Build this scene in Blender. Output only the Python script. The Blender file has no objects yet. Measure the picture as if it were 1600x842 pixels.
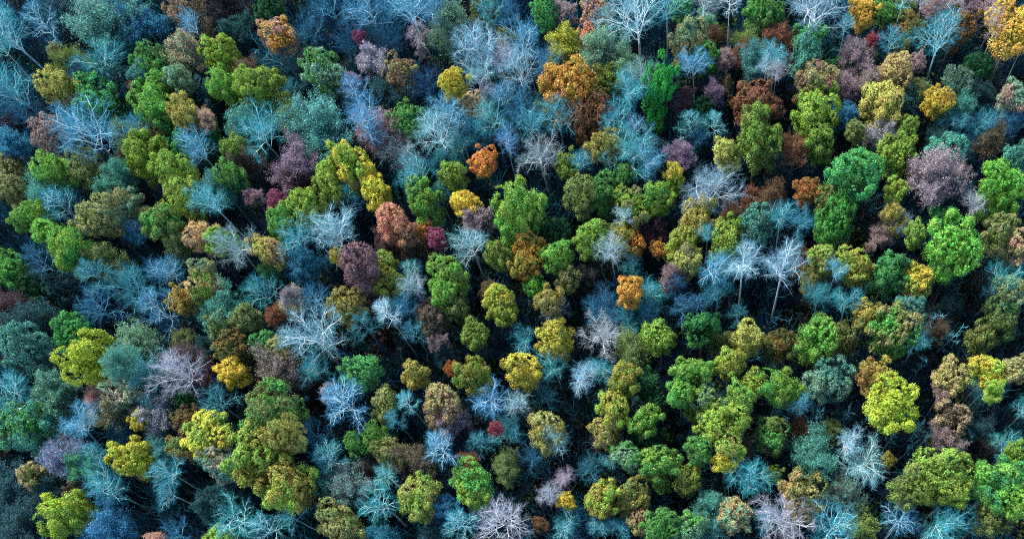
import bpy, math, random
import numpy as np
from mathutils import Matrix, Vector

S = bpy.context.scene
C = S.collection

# ------------------------------------------------------------------ camera
CAM_H = 170.0
LENS = 38.25
cam_data = bpy.data.cameras.new("camera")
cam = bpy.data.objects.new("camera", cam_data)
C.objects.link(cam)
cam_data.sensor_width = 36.0
cam_data.lens = LENS
cam_data.clip_end = 5000.0
ROT = Matrix([[0.988289, 0.059442, 0.140543], [0.0, 0.921012, -0.389534], [-0.152597, 0.384972, 0.910226]])
cam.matrix_world = Matrix.Translation((0, 0, CAM_H)) @ ROT.to_4x4()
S.camera = cam

# ------------------------------------------------------------------ sky, sun, exposure
SUN_EL, SUN_AZ = math.radians(54), math.radians(-42)      # azimuth clockwise from +Y: the sun stands up and to the left of the picture
world = bpy.data.worlds.new("World")
S.world = world
world.use_nodes = True
wn = world.node_tree
wn.nodes.clear()
sky = wn.nodes.new("ShaderNodeTexSky")
sky.sky_type = 'NISHITA'
sky.sun_disc = False
sky.sun_elevation = SUN_EL
sky.sun_rotation = SUN_AZ
bg = wn.nodes.new("ShaderNodeBackground")
bg.inputs['Strength'].default_value = 0.11
wo = wn.nodes.new("ShaderNodeOutputWorld")
wn.links.new(sky.outputs[0], bg.inputs[0])
wn.links.new(bg.outputs[0], wo.inputs[0])
sun_data = bpy.data.lights.new("sun", 'SUN')
sun_data.energy = 2.0
sun_data.angle = math.radians(16)
sun_data.color = (1.0, 0.97, 0.88)
sun = bpy.data.objects.new("sun", sun_data)
C.objects.link(sun)
sv = Vector((math.sin(SUN_AZ) * math.cos(SUN_EL), math.cos(SUN_AZ) * math.cos(SUN_EL), math.sin(SUN_EL)))
sun.rotation_euler = sv.to_track_quat('Z', 'Y').to_euler()
sun.location = (0, 0, 200)
S.view_settings.view_transform = 'Standard'
S.view_settings.look = 'None'
S.view_settings.gamma = 1.0
S.view_settings.exposure = 2.9
S.render.engine = 'CYCLES'
S.cycles.use_denoising = False
S.cycles.sample_clamp_indirect = 2.0
S.cycles.sample_clamp_direct = 6.0
S.cycles.filter_width = 1.1
S.cycles.max_bounces = 5
S.cycles.diffuse_bounces = 3
S.cycles.transmission_bounces = 3

# ------------------------------------------------------------------ helpers
def lin(h):
    c = [int(h[i:i + 2], 16) / 255 for i in (0, 2, 4)]
    return np.array([x / 12.92 if x <= .04045 else ((x + .055) / 1.055) ** 2.4 for x in c])


def unit(v):
    return v / np.maximum(np.linalg.norm(v, axis=-1, keepdims=True), 1e-9)


def mesh_from(name, V, F, mat=None, smooth=False):
    """V (n,3); F (m,k) of one polygon size"""
    V = np.asarray(V, np.float32)
    F = np.asarray(F, np.int32)
    me = bpy.data.meshes.new(name)
    me.vertices.add(len(V))
    me.vertices.foreach_set('co', V.ravel())
    k = F.shape[1]
    me.loops.add(F.size)
    me.loops.foreach_set('vertex_index', F.ravel())
    me.polygons.add(len(F))
    me.polygons.foreach_set('loop_start', np.arange(0, F.size, k, dtype=np.int32))
    me.polygons.foreach_set('loop_total', np.full(len(F), k, np.int32))
    if smooth:
        me.polygons.foreach_set('use_smooth', np.ones(len(F), bool))
    me.update(calc_edges=True)
    if mat:
        me.materials.append(mat)
    return me


def link(name, data, parent=None, matrix=None):
    o = bpy.data.objects.new(name, data)
    C.objects.link(o)
    if parent:
        o.parent = parent
    if matrix is not None:
        o.matrix_local = matrix
    return o


# ------------------------------------------------------------------ materials
def new_mat(name):
    m = bpy.data.materials.new(name)
    m.use_nodes = True
    nt = m.node_tree
    nt.nodes.clear()
    out = nt.nodes.new("ShaderNodeOutputMaterial")
    return m, nt, out


def N(nt, t, **kw):
    n = nt.nodes.new(t)
    for k, v in kw.items():
        setattr(n, k, v)
    return n


def mixrgb(nt, a, b, fac, blend='MIX'):
    n = N(nt, "ShaderNodeMix", data_type='RGBA', blend_type=blend)
    n.inputs[0].default_value = 1.0
    for s, v in ((0, fac), (6, a), (7, b)):
        if hasattr(v, 'links'):
            nt.links.new(v, n.inputs[s])
        elif s == 0:
            n.inputs[0].default_value = v
        else:
            n.inputs[s].default_value = v
    return n.outputs[2]


def ramp(nt, src, stops):
    n = N(nt, "ShaderNodeValToRGB")
    e = n.color_ramp.elements
    while len(e) < len(stops):
        e.new(0.5)
    for i, (p, c) in enumerate(stops):
        e[i].position = p
        e[i].color = (c, c, c, 1) if not hasattr(c, '__len__') else (*c, 1)
    nt.links.new(src, n.inputs[0])
    return n.outputs[0]


def leaf_material(name, colour_from, transl=0.3):
    m, nt, out = new_mat(name)
    geo = N(nt, "ShaderNodeNewGeometry")
    if colour_from == 'object':
        oi = N(nt, "ShaderNodeObjectInfo")
        a = oi.outputs['Color']
        at = N(nt, "ShaderNodeAttribute", attribute_type='OBJECT', attribute_name='tone')
        b = at.outputs['Color']
        tc = N(nt, "ShaderNodeTexCoord")
        off = N(nt, "ShaderNodeVectorMath", operation='ADD')
        sc = N(nt, "ShaderNodeMath", operation='MULTIPLY')
        sc.inputs[1].default_value = 37.0
        nt.links.new(oi.outputs['Random'], sc.inputs[0])
        nt.links.new(tc.outputs['Object'], off.inputs[0])
        nt.links.new(sc.outputs[0], off.inputs[1])
        no = N(nt, "ShaderNodeTexNoise")
        no.inputs['Scale'].default_value = 1.1
        no.inputs['Detail'].default_value = 3.0
        nt.links.new(off.outputs[0], no.inputs['Vector'])
        f = ramp(nt, no.outputs['Fac'], [(0.43, 0.0), (0.58, 1.0)])
        col = mixrgb(nt, a, b, f)
        n2 = N(nt, "ShaderNodeTexNoise")
        n2.inputs['Scale'].default_value = 3.2
        n2.inputs['Detail'].default_value = 2.0
        nt.links.new(off.outputs[0], n2.inputs['Vector'])
        h2 = N(nt, "ShaderNodeHueSaturation")
        mr = N(nt, "ShaderNodeMapRange")
        for i_, v_ in ((1, .3), (2, .7), (3, .475), (4, .53)):
            mr.inputs[i_].default_value = v_
        nt.links.new(n2.outputs['Fac'], mr.inputs[0])
        nt.links.new(mr.outputs[0], h2.inputs['Hue'])
        mv = N(nt, "ShaderNodeMapRange")
        for i_, v_ in ((1, .3), (2, .7), (3, 1.25), (4, .8)):
            mv.inputs[i_].default_value = v_
        nt.links.new(no.outputs['Fac'], mv.inputs[0])
        nt.links.new(mv.outputs[0], h2.inputs['Value'])
        h2.inputs['Saturation'].default_value = 0.93
        nt.links.new(col, h2.inputs['Color'])
        col = h2.outputs[0]
    else:
        at = N(nt, "ShaderNodeAttribute", attribute_type='GEOMETRY', attribute_name='tint')
        col = at.outputs['Color']
    # every leaf a little lighter, darker, yellower or browner than the next
    v = ramp(nt, geo.outputs['Random Per Island'], [(0.0, 0.45), (0.55, 0.9), (1.0, 1.75)])
    col = mixrgb(nt, col, v, 1.0, 'MULTIPLY')
    hs = N(nt, "ShaderNodeHueSaturation")
    wn_ = N(nt, "ShaderNodeTexWhiteNoise", noise_dimensions='1D')
    nt.links.new(geo.outputs['Random Per Island'], wn_.inputs['W'])
    hr = N(nt, "ShaderNodeMapRange")
    hr.inputs[3].default_value = 0.47
    hr.inputs[4].default_value = 0.53
    nt.links.new(wn_.outputs[0], hr.inputs[0])
    nt.links.new(hr.outputs[0], hs.inputs['Hue'])
    nt.links.new(col, hs.inputs['Color'])
    bs = N(nt, "ShaderNodeBsdfPrincipled")
    bs.inputs['Roughness'].default_value = 0.6
    bs.inputs['Specular IOR Level'].default_value = 0.25
    nt.links.new(hs.outputs[0], bs.inputs['Base Color'])
    tr = N(nt, "ShaderNodeBsdfTranslucent")
    nt.links.new(hs.outputs[0], tr.inputs['Color'])
    mx = N(nt, "ShaderNodeMixShader")
    mx.inputs[0].default_value = transl
    nt.links.new(bs.outputs[0], mx.inputs[1])
    nt.links.new(tr.outputs[0], mx.inputs[2])
    nt.links.new(mx.outputs[0], out.inputs[0])
    return m


def bark_material(name, colour_from):
    m, nt, out = new_mat(name)
    if colour_from == 'object':
        col = N(nt, "ShaderNodeObjectInfo").outputs['Color']
    else:
        col = N(nt, "ShaderNodeAttribute", attribute_type='GEOMETRY', attribute_name='tint').outputs['Color']
    tc = N(nt, "ShaderNodeTexCoord")
    no = N(nt, "ShaderNodeTexNoise")
    no.inputs['Scale'].default_value = 1.3
    no.inputs['Detail'].default_value = 5.0
    nt.links.new(tc.outputs['Object'], no.inputs['Vector'])
    v = ramp(nt, no.outputs['Fac'], [(0.3, 0.6), (0.7, 1.25)])
    col = mixrgb(nt, col, v, 1.0, 'MULTIPLY')
    bs = N(nt, "ShaderNodeBsdfPrincipled")
    bs.inputs['Roughness'].default_value = 0.85
    bs.inputs['Specular IOR Level'].default_value = 0.2
    nt.links.new(col, bs.inputs['Base Color'])
    nt.links.new(bs.outputs[0], out.inputs[0])
    return m


LEAF = leaf_material("leaves", 'object')
LEAF_T = leaf_material("undergrowth_leaves", 'tint', 0.2)
BARK = bark_material("bark", 'object')
BARK_T = bark_material("undergrowth_twigs", 'tint')


def ground_material():
    m, nt, out = new_mat("forest_floor")
    tc = N(nt, "ShaderNodeTexCoord")
    n1 = N(nt, "ShaderNodeTexNoise")
    n1.inputs['Scale'].default_value = 0.07
    n1.inputs['Detail'].default_value = 6.0
    n2 = N(nt, "ShaderNodeTexNoise")
    n2.inputs['Scale'].default_value = 2.2
    n2.inputs['Detail'].default_value = 8.0
    vo = N(nt, "ShaderNodeTexVoronoi")
    vo.inputs['Scale'].default_value = 4.5
    for n in (n1, n2, vo):
        nt.links.new(tc.outputs['Object'], n.inputs['Vector'])
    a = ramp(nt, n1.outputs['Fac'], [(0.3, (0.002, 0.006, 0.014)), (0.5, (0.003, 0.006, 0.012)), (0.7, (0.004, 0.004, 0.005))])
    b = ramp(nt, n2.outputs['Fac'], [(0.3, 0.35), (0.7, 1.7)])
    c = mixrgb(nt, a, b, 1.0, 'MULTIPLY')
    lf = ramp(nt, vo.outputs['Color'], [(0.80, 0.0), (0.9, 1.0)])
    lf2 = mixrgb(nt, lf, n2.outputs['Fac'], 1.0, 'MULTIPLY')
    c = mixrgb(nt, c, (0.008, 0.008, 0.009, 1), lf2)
    bs = N(nt, "ShaderNodeBsdfPrincipled")
    bs.inputs['Roughness'].default_value = 0.95
    bs.inputs['Specular IOR Level'].default_value = 0.1
    nt.links.new(c, bs.inputs['Base Color'])
    bp = N(nt, "ShaderNodeBump")
    bp.inputs['Strength'].default_value = 0.6
    bp.inputs['Distance'].default_value = 0.2
    nt.links.new(n2.outputs['Fac'], bp.inputs['Height'])
    nt.links.new(bp.outputs[0], bs.inputs['Normal'])
    nt.links.new(bs.outputs[0], out.inputs[0])
    return m


# ------------------------------------------------------------------ ground, one sheet to the horizon
def make_ground():
    # fine grid in the wood, long flat skirts beyond it
    ax = np.concatenate([[-3000, -1200, -500], np.linspace(-260, 160, 106), [400, 1200, 3000]])
    ay = np.concatenate([[-3000, -1200, -400], np.linspace(-40, 280, 81), [500, 1200, 3000]])
    gx, gy = np.meshgrid(ax, ay)
    gz = -0.12 + 0.12 * np.sin(gx * .21 + 1.3 * np.sin(gy * .13)) * np.cos(gy * .17)
    V = np.stack([gx.ravel(), gy.ravel(), gz.ravel()], 1)
    w = len(ax)
    i, j = np.meshgrid(np.arange(w - 1), np.arange(len(ay) - 1))
    q = (j * w + i).ravel()
    F = np.stack([q, q + 1, q + 1 + w, q + w], 1)
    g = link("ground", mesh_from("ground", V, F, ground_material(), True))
    g['kind'] = 'structure'


make_ground()

# ------------------------------------------------------------------ tree geometry
def leaf_quads(P, Nrm, size, rng, stretch=1.35):
    n = len(P)
    Nrm = unit(Nrm)
    r = rng.normal(size=(n, 3))
    T = unit(np.cross(Nrm, r))
    B = np.cross(Nrm, T)
    s = (size * rng.uniform(.65, 1.35, n))[:, None]
    fold = Nrm * s * .25
    V = np.stack([P + T * s * stretch * .5, P + B * s * .5 + fold, P - T * s * stretch * .5, P - B * s * .5 + fold], 1).reshape(-1, 3)
    F = np.arange(4 * n).reshape(-1, 4)
    return V, F


def rand_dirs(rng, n):
    return unit(rng.normal(size=(n, 3)))


def crown_mesh(name, seed, nb, bough_r, tufts, tuft_r, per, leaf, asp, flat_bottom=-.45, gap=.12):
    """Leafy crown of horizontal radius 1: boughs carry tufts, tufts carry leaves."""
    rng = np.random.default_rng(seed)
    k = np.arange(nb) + .5
    z = 1 - (1 - flat_bottom) * k / nb
    ph = k * 2.39996 + rng.uniform(0, 6.28)
    rr = np.sqrt(np.maximum(0, 1 - z * z))
    D = unit(np.stack([rr * np.cos(ph), rr * np.sin(ph), z], 1) + rng.normal(scale=.16, size=(nb, 3)))
    dist = (1 - bough_r) * rng.uniform(.52, 1.22, nb)
    br = bough_r * rng.uniform(.62, 1.38, nb)
    lop = 1 + .2 * np.cos(ph - rng.uniform(0, 6.28)) + .14 * np.cos(2 * ph + rng.uniform(0, 6.28))
    BC = D * (dist * lop)[:, None] * np.array([1, 1, asp])
    keep = rng.uniform(size=nb) > gap
    BC, br, D = BC[keep], br[keep], D[keep]
    # a few boughs that stray beyond the crown's edge
    nx = max(5, nb // 3)
    ax_ = rng.uniform(0, 6.28, nx)
    xz = rng.uniform(-.35, .55, nx)
    XD = unit(np.stack([np.cos(ax_), np.sin(ax_), xz], 1))
    BC = np.concatenate([BC, XD * rng.uniform(.86, 1.12, (nx, 1)) * np.array([1, 1, asp])])
    br = np.concatenate([br, rng.uniform(.10, .19, nx)])
    D = np.concatenate([D, XD])
    TP, TN, TR = [], [], []
    for c, r, d in zip(BC, br, D):
        dd = unit(rand_dirs(rng, tufts) + d * .55 + np.array([0, 0, .25]))
        p = c + dd * r * np.array([1, 1, .85]) * rng.uniform(.8, 1.05, (tufts, 1))
        ins = np.zeros(tufts, bool)
        for c2, r2 in zip(BC, br):
            if c2 is not c:
                ins |= np.linalg.norm(p - c2, axis=1) < .74 * r2
        p, dd = p[~ins], dd[~ins]
        TP.append(p)
        TN.append(dd)
        TR.append(np.full(len(p), tuft_r) * rng.uniform(.7, 1.35, len(p)))
    TP, TN, TR = np.concatenate(TP), np.concatenate(TN), np.concatenate(TR)
    rep = np.repeat(np.arange(len(TP)), per)
    n = len(rep)
    ld = unit(rand_dirs(rng, n) + TN[rep] * .9 + np.array([0, 0, .35]))
    P = TP[rep] + ld * (TR[rep] * rng.uniform(.35, 1.0, n) ** .8 * np.where(rng.uniform(size=n) < .14, 1.8, 1.05))[:, None]
    V1, F1 = leaf_quads(P, ld + rand_dirs(rng, n) * .6, leaf, rng)
    # a thin scatter of leaves inside the crown
    m = n // 8
    q = rand_dirs(rng, m) * (rng.uniform(0, .75, m) ** .5)[:, None] * np.array([1, 1, asp]) * .8
    q[:, 2] = np.abs(q[:, 2]) - .2 * asp
    V2, F2 = leaf_quads(q, rand_dirs(rng, m), leaf * 1.6, rng)
    V = np.concatenate([V1, V2])
    h = 1 / np.percentile(np.linalg.norm(V[:, :2], axis=1), 94)
    k = np.array([h, h, asp / np.percentile(V[:, 2], 99)])
    # lower, thinner boughs that hang round the stem below the crown
    ns = 15
    zz = np.linspace(-.25, -1.45, ns) + rng.uniform(-.08, .08, ns)
    az = np.arange(ns) * 2.39996 + rng.uniform(0, 6.28)
    ra = (.78 + .30 * zz / 1.45) * rng.uniform(.6, 1.15, ns)
    SC = np.stack([ra * np.cos(az), ra * np.sin(az), zz * asp], 1)
    rep = np.repeat(np.arange(ns), tufts * per // 5)
    dd = rand_dirs(rng, len(rep))
    P = SC[rep] + dd * np.array([.30, .30, .2]) * (rng.uniform(.1, 1, len(rep)) ** .6)[:, None]
    V3, F3 = leaf_quads(P, dd + np.array([0, 0, .8]) + rand_dirs(rng, len(rep)) * .6, leaf, rng)
    me = mesh_from(name, np.concatenate([V * k, V3]), np.concatenate([F1, F2 + len(V1), F3 + len(V)]), LEAF)
    return me, BC * k


class Tubes:
    def __init__(self):
        self.V, self.F, self.n = [], [], 0

    def add(self, pts, rad, sides):
        pts = np.asarray(pts, float)
        k = len(pts)
        t = np.gradient(pts, axis=0)
        t = t / np.maximum(np.linalg.norm(t, axis=1, keepdims=True), 1e-9)
        ref = np.array([0, 0, 1.0]) if abs(t[0][2]) < .9 else np.array([1.0, 0, 0])
        a = np.cross(t, ref)
        a = a / np.maximum(np.linalg.norm(a, axis=1, keepdims=True), 1e-9)
        b = np.cross(t, a)
        th = np.arange(sides) * 2 * math.pi / sides
        ring = pts[:, None] + np.asarray(rad)[:, None, None] * (a[:, None] * np.cos(th)[None, :, None] + b[:, None] * np.sin(th)[None, :, None])
        self.V.append(ring.reshape(-1, 3))
        i = np.arange(k - 1)[:, None] * sides
        j = np.arange(sides)[None]
        j2 = (j + 1) % sides
        q = np.stack([i + j, i + j2, i + sides + j2, i + sides + j], -1).reshape(-1, 4)
        self.F.append(q + self.n)
        self.n += k * sides

    def mesh(self, name, mat=None):
        return mesh_from(name, np.concatenate(self.V), np.concatenate(self.F), mat or BARK, True)


def polyline(rng, p, d, L, segs, wob, up):
    pts = [np.array(p, float)]
    d = np.array(d, float)
    for _ in range(segs):
        d = d + rng.normal(scale=wob, size=3) + np.array([0, 0, up])
        d /= np.linalg.norm(d)
        pts.append(pts[-1] + d * L / segs)
    return np.array(pts)


def along(pts, t):
    f = t * (len(pts) - 1)
    i = min(int(f), len(pts) - 2)
    return pts[i] + (pts[i + 1] - pts[i]) * (f - i), (pts[i + 1] - pts[i]) / max(np.linalg.norm(pts[i + 1] - pts[i]), 1e-9)


def side_dir(rng, d, ang, roll):
    ref = np.array([0, 0, 1.0]) if abs(d[2]) < .9 else np.array([1.0, 0, 0])
    a = np.cross(d, ref)
    a /= np.linalg.norm(a)
    b = np.cross(d, a)
    return d * math.cos(ang) + (a * math.cos(roll) + b * math.sin(roll)) * math.sin(ang)


def skeleton(seed, style):
    """Leafless tree about 18 m high, crown radius about 4.5 m: (trunk, [limbs], twigs) as Tubes, and the twig tips."""
    rng = np.random.default_rng(seed)
    U = rng.uniform
    trunk, limbs, twigs, tips = Tubes(), [], Tubes(), []
    H = 18.0
    cfg = dict(
        bare=dict(n=9, z=(.36, .64), top=.70, L=(6.5, 8.6), a=(.35, .95), up=.10, br=(8, 8, 7), tw=.16),
        fan=dict(n=7, z=(.26, .5), top=.6, L=(8.0, 10.0), a=(.2, .6), up=.12, br=(8, 8, 6), tw=.14),
        pom=dict(n=10, z=(.45, .72), top=.78, L=(4.6, 6.0), a=(.4, 1.35), up=.05, br=(7, 8, 7), tw=.15),
        fern=dict(n=18, z=(.34, .95), top=1.0, L=(4.6, 5.2), a=(.85, 1.1), up=.07, br=(8, 6, 5), tw=.11),
        sap=dict(n=7, z=(.55, .95), top=1.0, L=(1.6, 2.6), a=(.5, .9), up=.08, br=(4, 3, 3), tw=.12),
    )[style]
    tp = polyline(rng, (0, 0, -.3), (0, 0, 1), H * cfg['top'] + .3, 8, .035, .03)
    r0 = .30 if style != 'sap' else .12
    trunk.add(tp, np.linspace(r0, .07 if style in ('fern', 'sap') else .13, 9) * np.array([1.35] + [1] * 8), 8)
    for i in range(cfg['n']):
        f = (i + U(0, .8)) / cfg['n']
        zf = (cfg['z'][0] + (cfg['z'][1] - cfg['z'][0]) * f)
        p, d = along(tp, min(.98, zf / cfg['top']))
        L = U(*cfg['L'])
        if style == 'fern':
            L *= 1.12 - .95 * f * f
        if style in ('bare', 'fan') and i == cfg['n'] - 1:
            p, d = tp[-1], np.array([0, 0, 1.0])
            dd = side_dir(rng, d, .15, U(0, 6.28))
            L *= .8
        else:
            ang = U(*cfg['a']) * (1.15 - .45 * f if style != 'pom' else 1.25 - .7 * f)
            dd = side_dir(rng, np.array([0, 0, 1.0]), ang, i * 2.4 + U(-.5, .5))
        lt = Tubes()
        r1 = .15 if style in ('bare', 'fan') else (.10 if style == 'pom' else .085)
        lp = polyline(rng, p, dd, L, 6, cfg['tw'], cfg['up'])
        lt.add(lp, np.linspace(r1 * (.62 if style != 'sap' else .4), .026, 7), 6)
        nb = cfg['br'][0]
        for j in range(nb):
            t = .22 + .78 * (j + U(0, .7)) / nb
            t = min(t, .99)
            p2, d2 = along(lp, t)
            L2 = L * .52 * U(.7, 1.2) * (1.1 - .45 * t)
            bp = polyline(rng, p2, side_dir(rng, d2, U(.5, .95), j * 2.4 + U(-.6, .6)), L2, 4, .16, cfg['up'] * .8)
            lt.add(bp, np.linspace(.036 * (1.1 - .4 * t), .024, 5), 4)
            ns = cfg['br'][1]
            for k in range(ns):
                t3 = min(.99, .25 + .75 * (k + U(0, .8)) / ns)
                p3, d3 = along(bp, t3)
                L3 = L2 * .5 * U(.6, 1.2)
                sp = polyline(rng, p3, side_dir(rng, d3, U(.5, 1.), k * 2.4 + U(-.7, .7)), L3, 3, .18, .05)
                twigs.add(sp, np.linspace(.018, .011, 4), 3)
                for m in range(cfg['br'][2]):
                    t4 = min(.99, .2 + .8 * (m + U(0, .8)) / cfg['br'][2])
                    p4, d4 = along(sp, t4)
                    L4 = max(.35, L3 * .6 * U(.6, 1.3))
                    ep = polyline(rng, p4, side_dir(rng, d4, U(.4, 1.), U(0, 6.28)), L4, 2, .2, .05)
                    twigs.add(ep, np.linspace(.0095, .006, 3), 3)
                    tips.append(ep[-1])
                    tips.append(ep[1])
        limbs.append(lt)
    return trunk, limbs, twigs, np.array(tips)


def leafy_trunk(name, seed, BC, asp):
    """Trunk and main limbs under a crown of radius 1 whose centre is the origin; the foot is at z = -4."""
    rng = np.random.default_rng(seed)
    T = Tubes()
    tp = polyline(rng, (0, 0, -3.4), (0, 0, 1), 3.4 - .1 * asp, 6, .02, .05)
    tp[:, :2] *= np.linspace(0, 1, 7)[:, None]
    T.add(tp, np.linspace(.075, .035, 7), 8)
    for c in BC[::2]:
        a, _ = along(tp, rng.uniform(.8, .98))
        mid = (a + c) / 2 + np.array([0, 0, -.08])
        T.add(np.array([a, mid, c]), [.03, .02, .01], 5)
    return T.mesh(name)


# prototypes: meshes that alike trees share
OAK = []
for s in range(9):
    me, bc = crown_mesh("leafy_crown", 100 + s, 18, .34, 36, .085, 42, .036, .82, -.65, .18)
    OAK.append((me, leafy_trunk("leafy_trunk", 300 + s, bc, .82)))
SMALL = []
for s in range(5):
    me, bc = crown_mesh("leafy_crown", 150 + s, 12, .38, 26, .13, 40, .050, .82, -.6, .10)
    SMALL.append((me, leafy_trunk("leafy_trunk", 350 + s, bc, .82)))
DENSE = []
for s in range(6):
    me, bc = crown_mesh("close_crown", 200 + s, 28, .28, 30, .072, 34, .035, .85, -.65, .06)
    DENSE.append((me, leafy_trunk("leafy_trunk", 400 + s, bc, .85)))
SKEL = {}
for style, n in (('bare', 6), ('fern', 3), ('pom', 3), ('fan', 2), ('sap', 2)):
    SKEL[style] = []
    for s in range(n):
        tr, li, tw, tips = skeleton(500 + 17 * s + len(style), style)
        joined = Tubes()
        for l in li:
            for v, f in zip(l.V, l.F):
                pass
        allv, allf, off = [], [], 0
        for l in li:
            v, f = np.concatenate(l.V), np.concatenate(l.F)
            allv.append(v)
            allf.append(f + off)
            off += len(v)
        SKEL[style].append(dict(trunk=tr.mesh("bare_trunk"), limbs=[l.mesh("bare_limb") for l in li],
                                branches=mesh_from("bare_branches", np.concatenate(allv), np.concatenate(allf), BARK, True),
                                twigs=tw.mesh("bare_twigs"), tips=tips))
HAZE = []
for s in range(4):
    sk = SKEL['pom' if s % 2 else 'bare'][s % 3]
    rng = np.random.default_rng(700 + s)
    tips = sk['tips']
    tips = tips[rng.uniform(size=len(tips)) < .9]
    P = np.repeat(tips, 3, 0)
    P = P + rng.normal(scale=.22, size=P.shape)
    V, F = leaf_quads(P, rand_dirs(rng, len(P)) + np.array([0, 0, .6]), .17, rng)
    HAZE.append((sk, mesh_from("sparse_crown", V, F, LEAF)))

# ------------------------------------------------------------------ colours of leaves and bark
LEAFCOL = {k: lin(v) for k, v in dict(
    G='4c9436', BG='6eac34', YG='8cb032', OL='70843e', Y='c8be24', O='cc9020', GO='a69c34', PK='c89880', PT='c4a468', TN='9c9a58',
    BR='6a5a44', RB='7c5230', MR='503a42', MV='7c5460', PU='8c7c8c', TG='46907a', DT='1a5054', DG='185c2e', DB='34302e', GG='6c9a72',
    EM='3a9a40', ES='28b83c', WG='d09e2a', LM='a6bc1c', MU='aeaa44', DP='9c8480', PB='a08060', PO='d08e66', MG='98486c', OG='74942e', OB='84682a', OY='d4ba20',
    RD='943040', RO='a46020', YT='a8a848', CR='c8b890', CB='207c98', W='a8d0cc', B='5aaac0', C='48b4b4', GW='98b4ac', PW='a49ca4', BB='1c5a80').items()}
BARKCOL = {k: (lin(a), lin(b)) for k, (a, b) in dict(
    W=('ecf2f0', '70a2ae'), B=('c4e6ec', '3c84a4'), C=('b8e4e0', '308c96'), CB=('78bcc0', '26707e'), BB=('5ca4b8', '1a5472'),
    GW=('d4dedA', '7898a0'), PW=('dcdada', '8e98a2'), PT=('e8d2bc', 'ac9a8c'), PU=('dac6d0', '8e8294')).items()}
KL = 0.66        # leaf reflectance
KB = 0.72        # bark reflectance
GREYBARK = lin('6c7064') * .6

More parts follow.
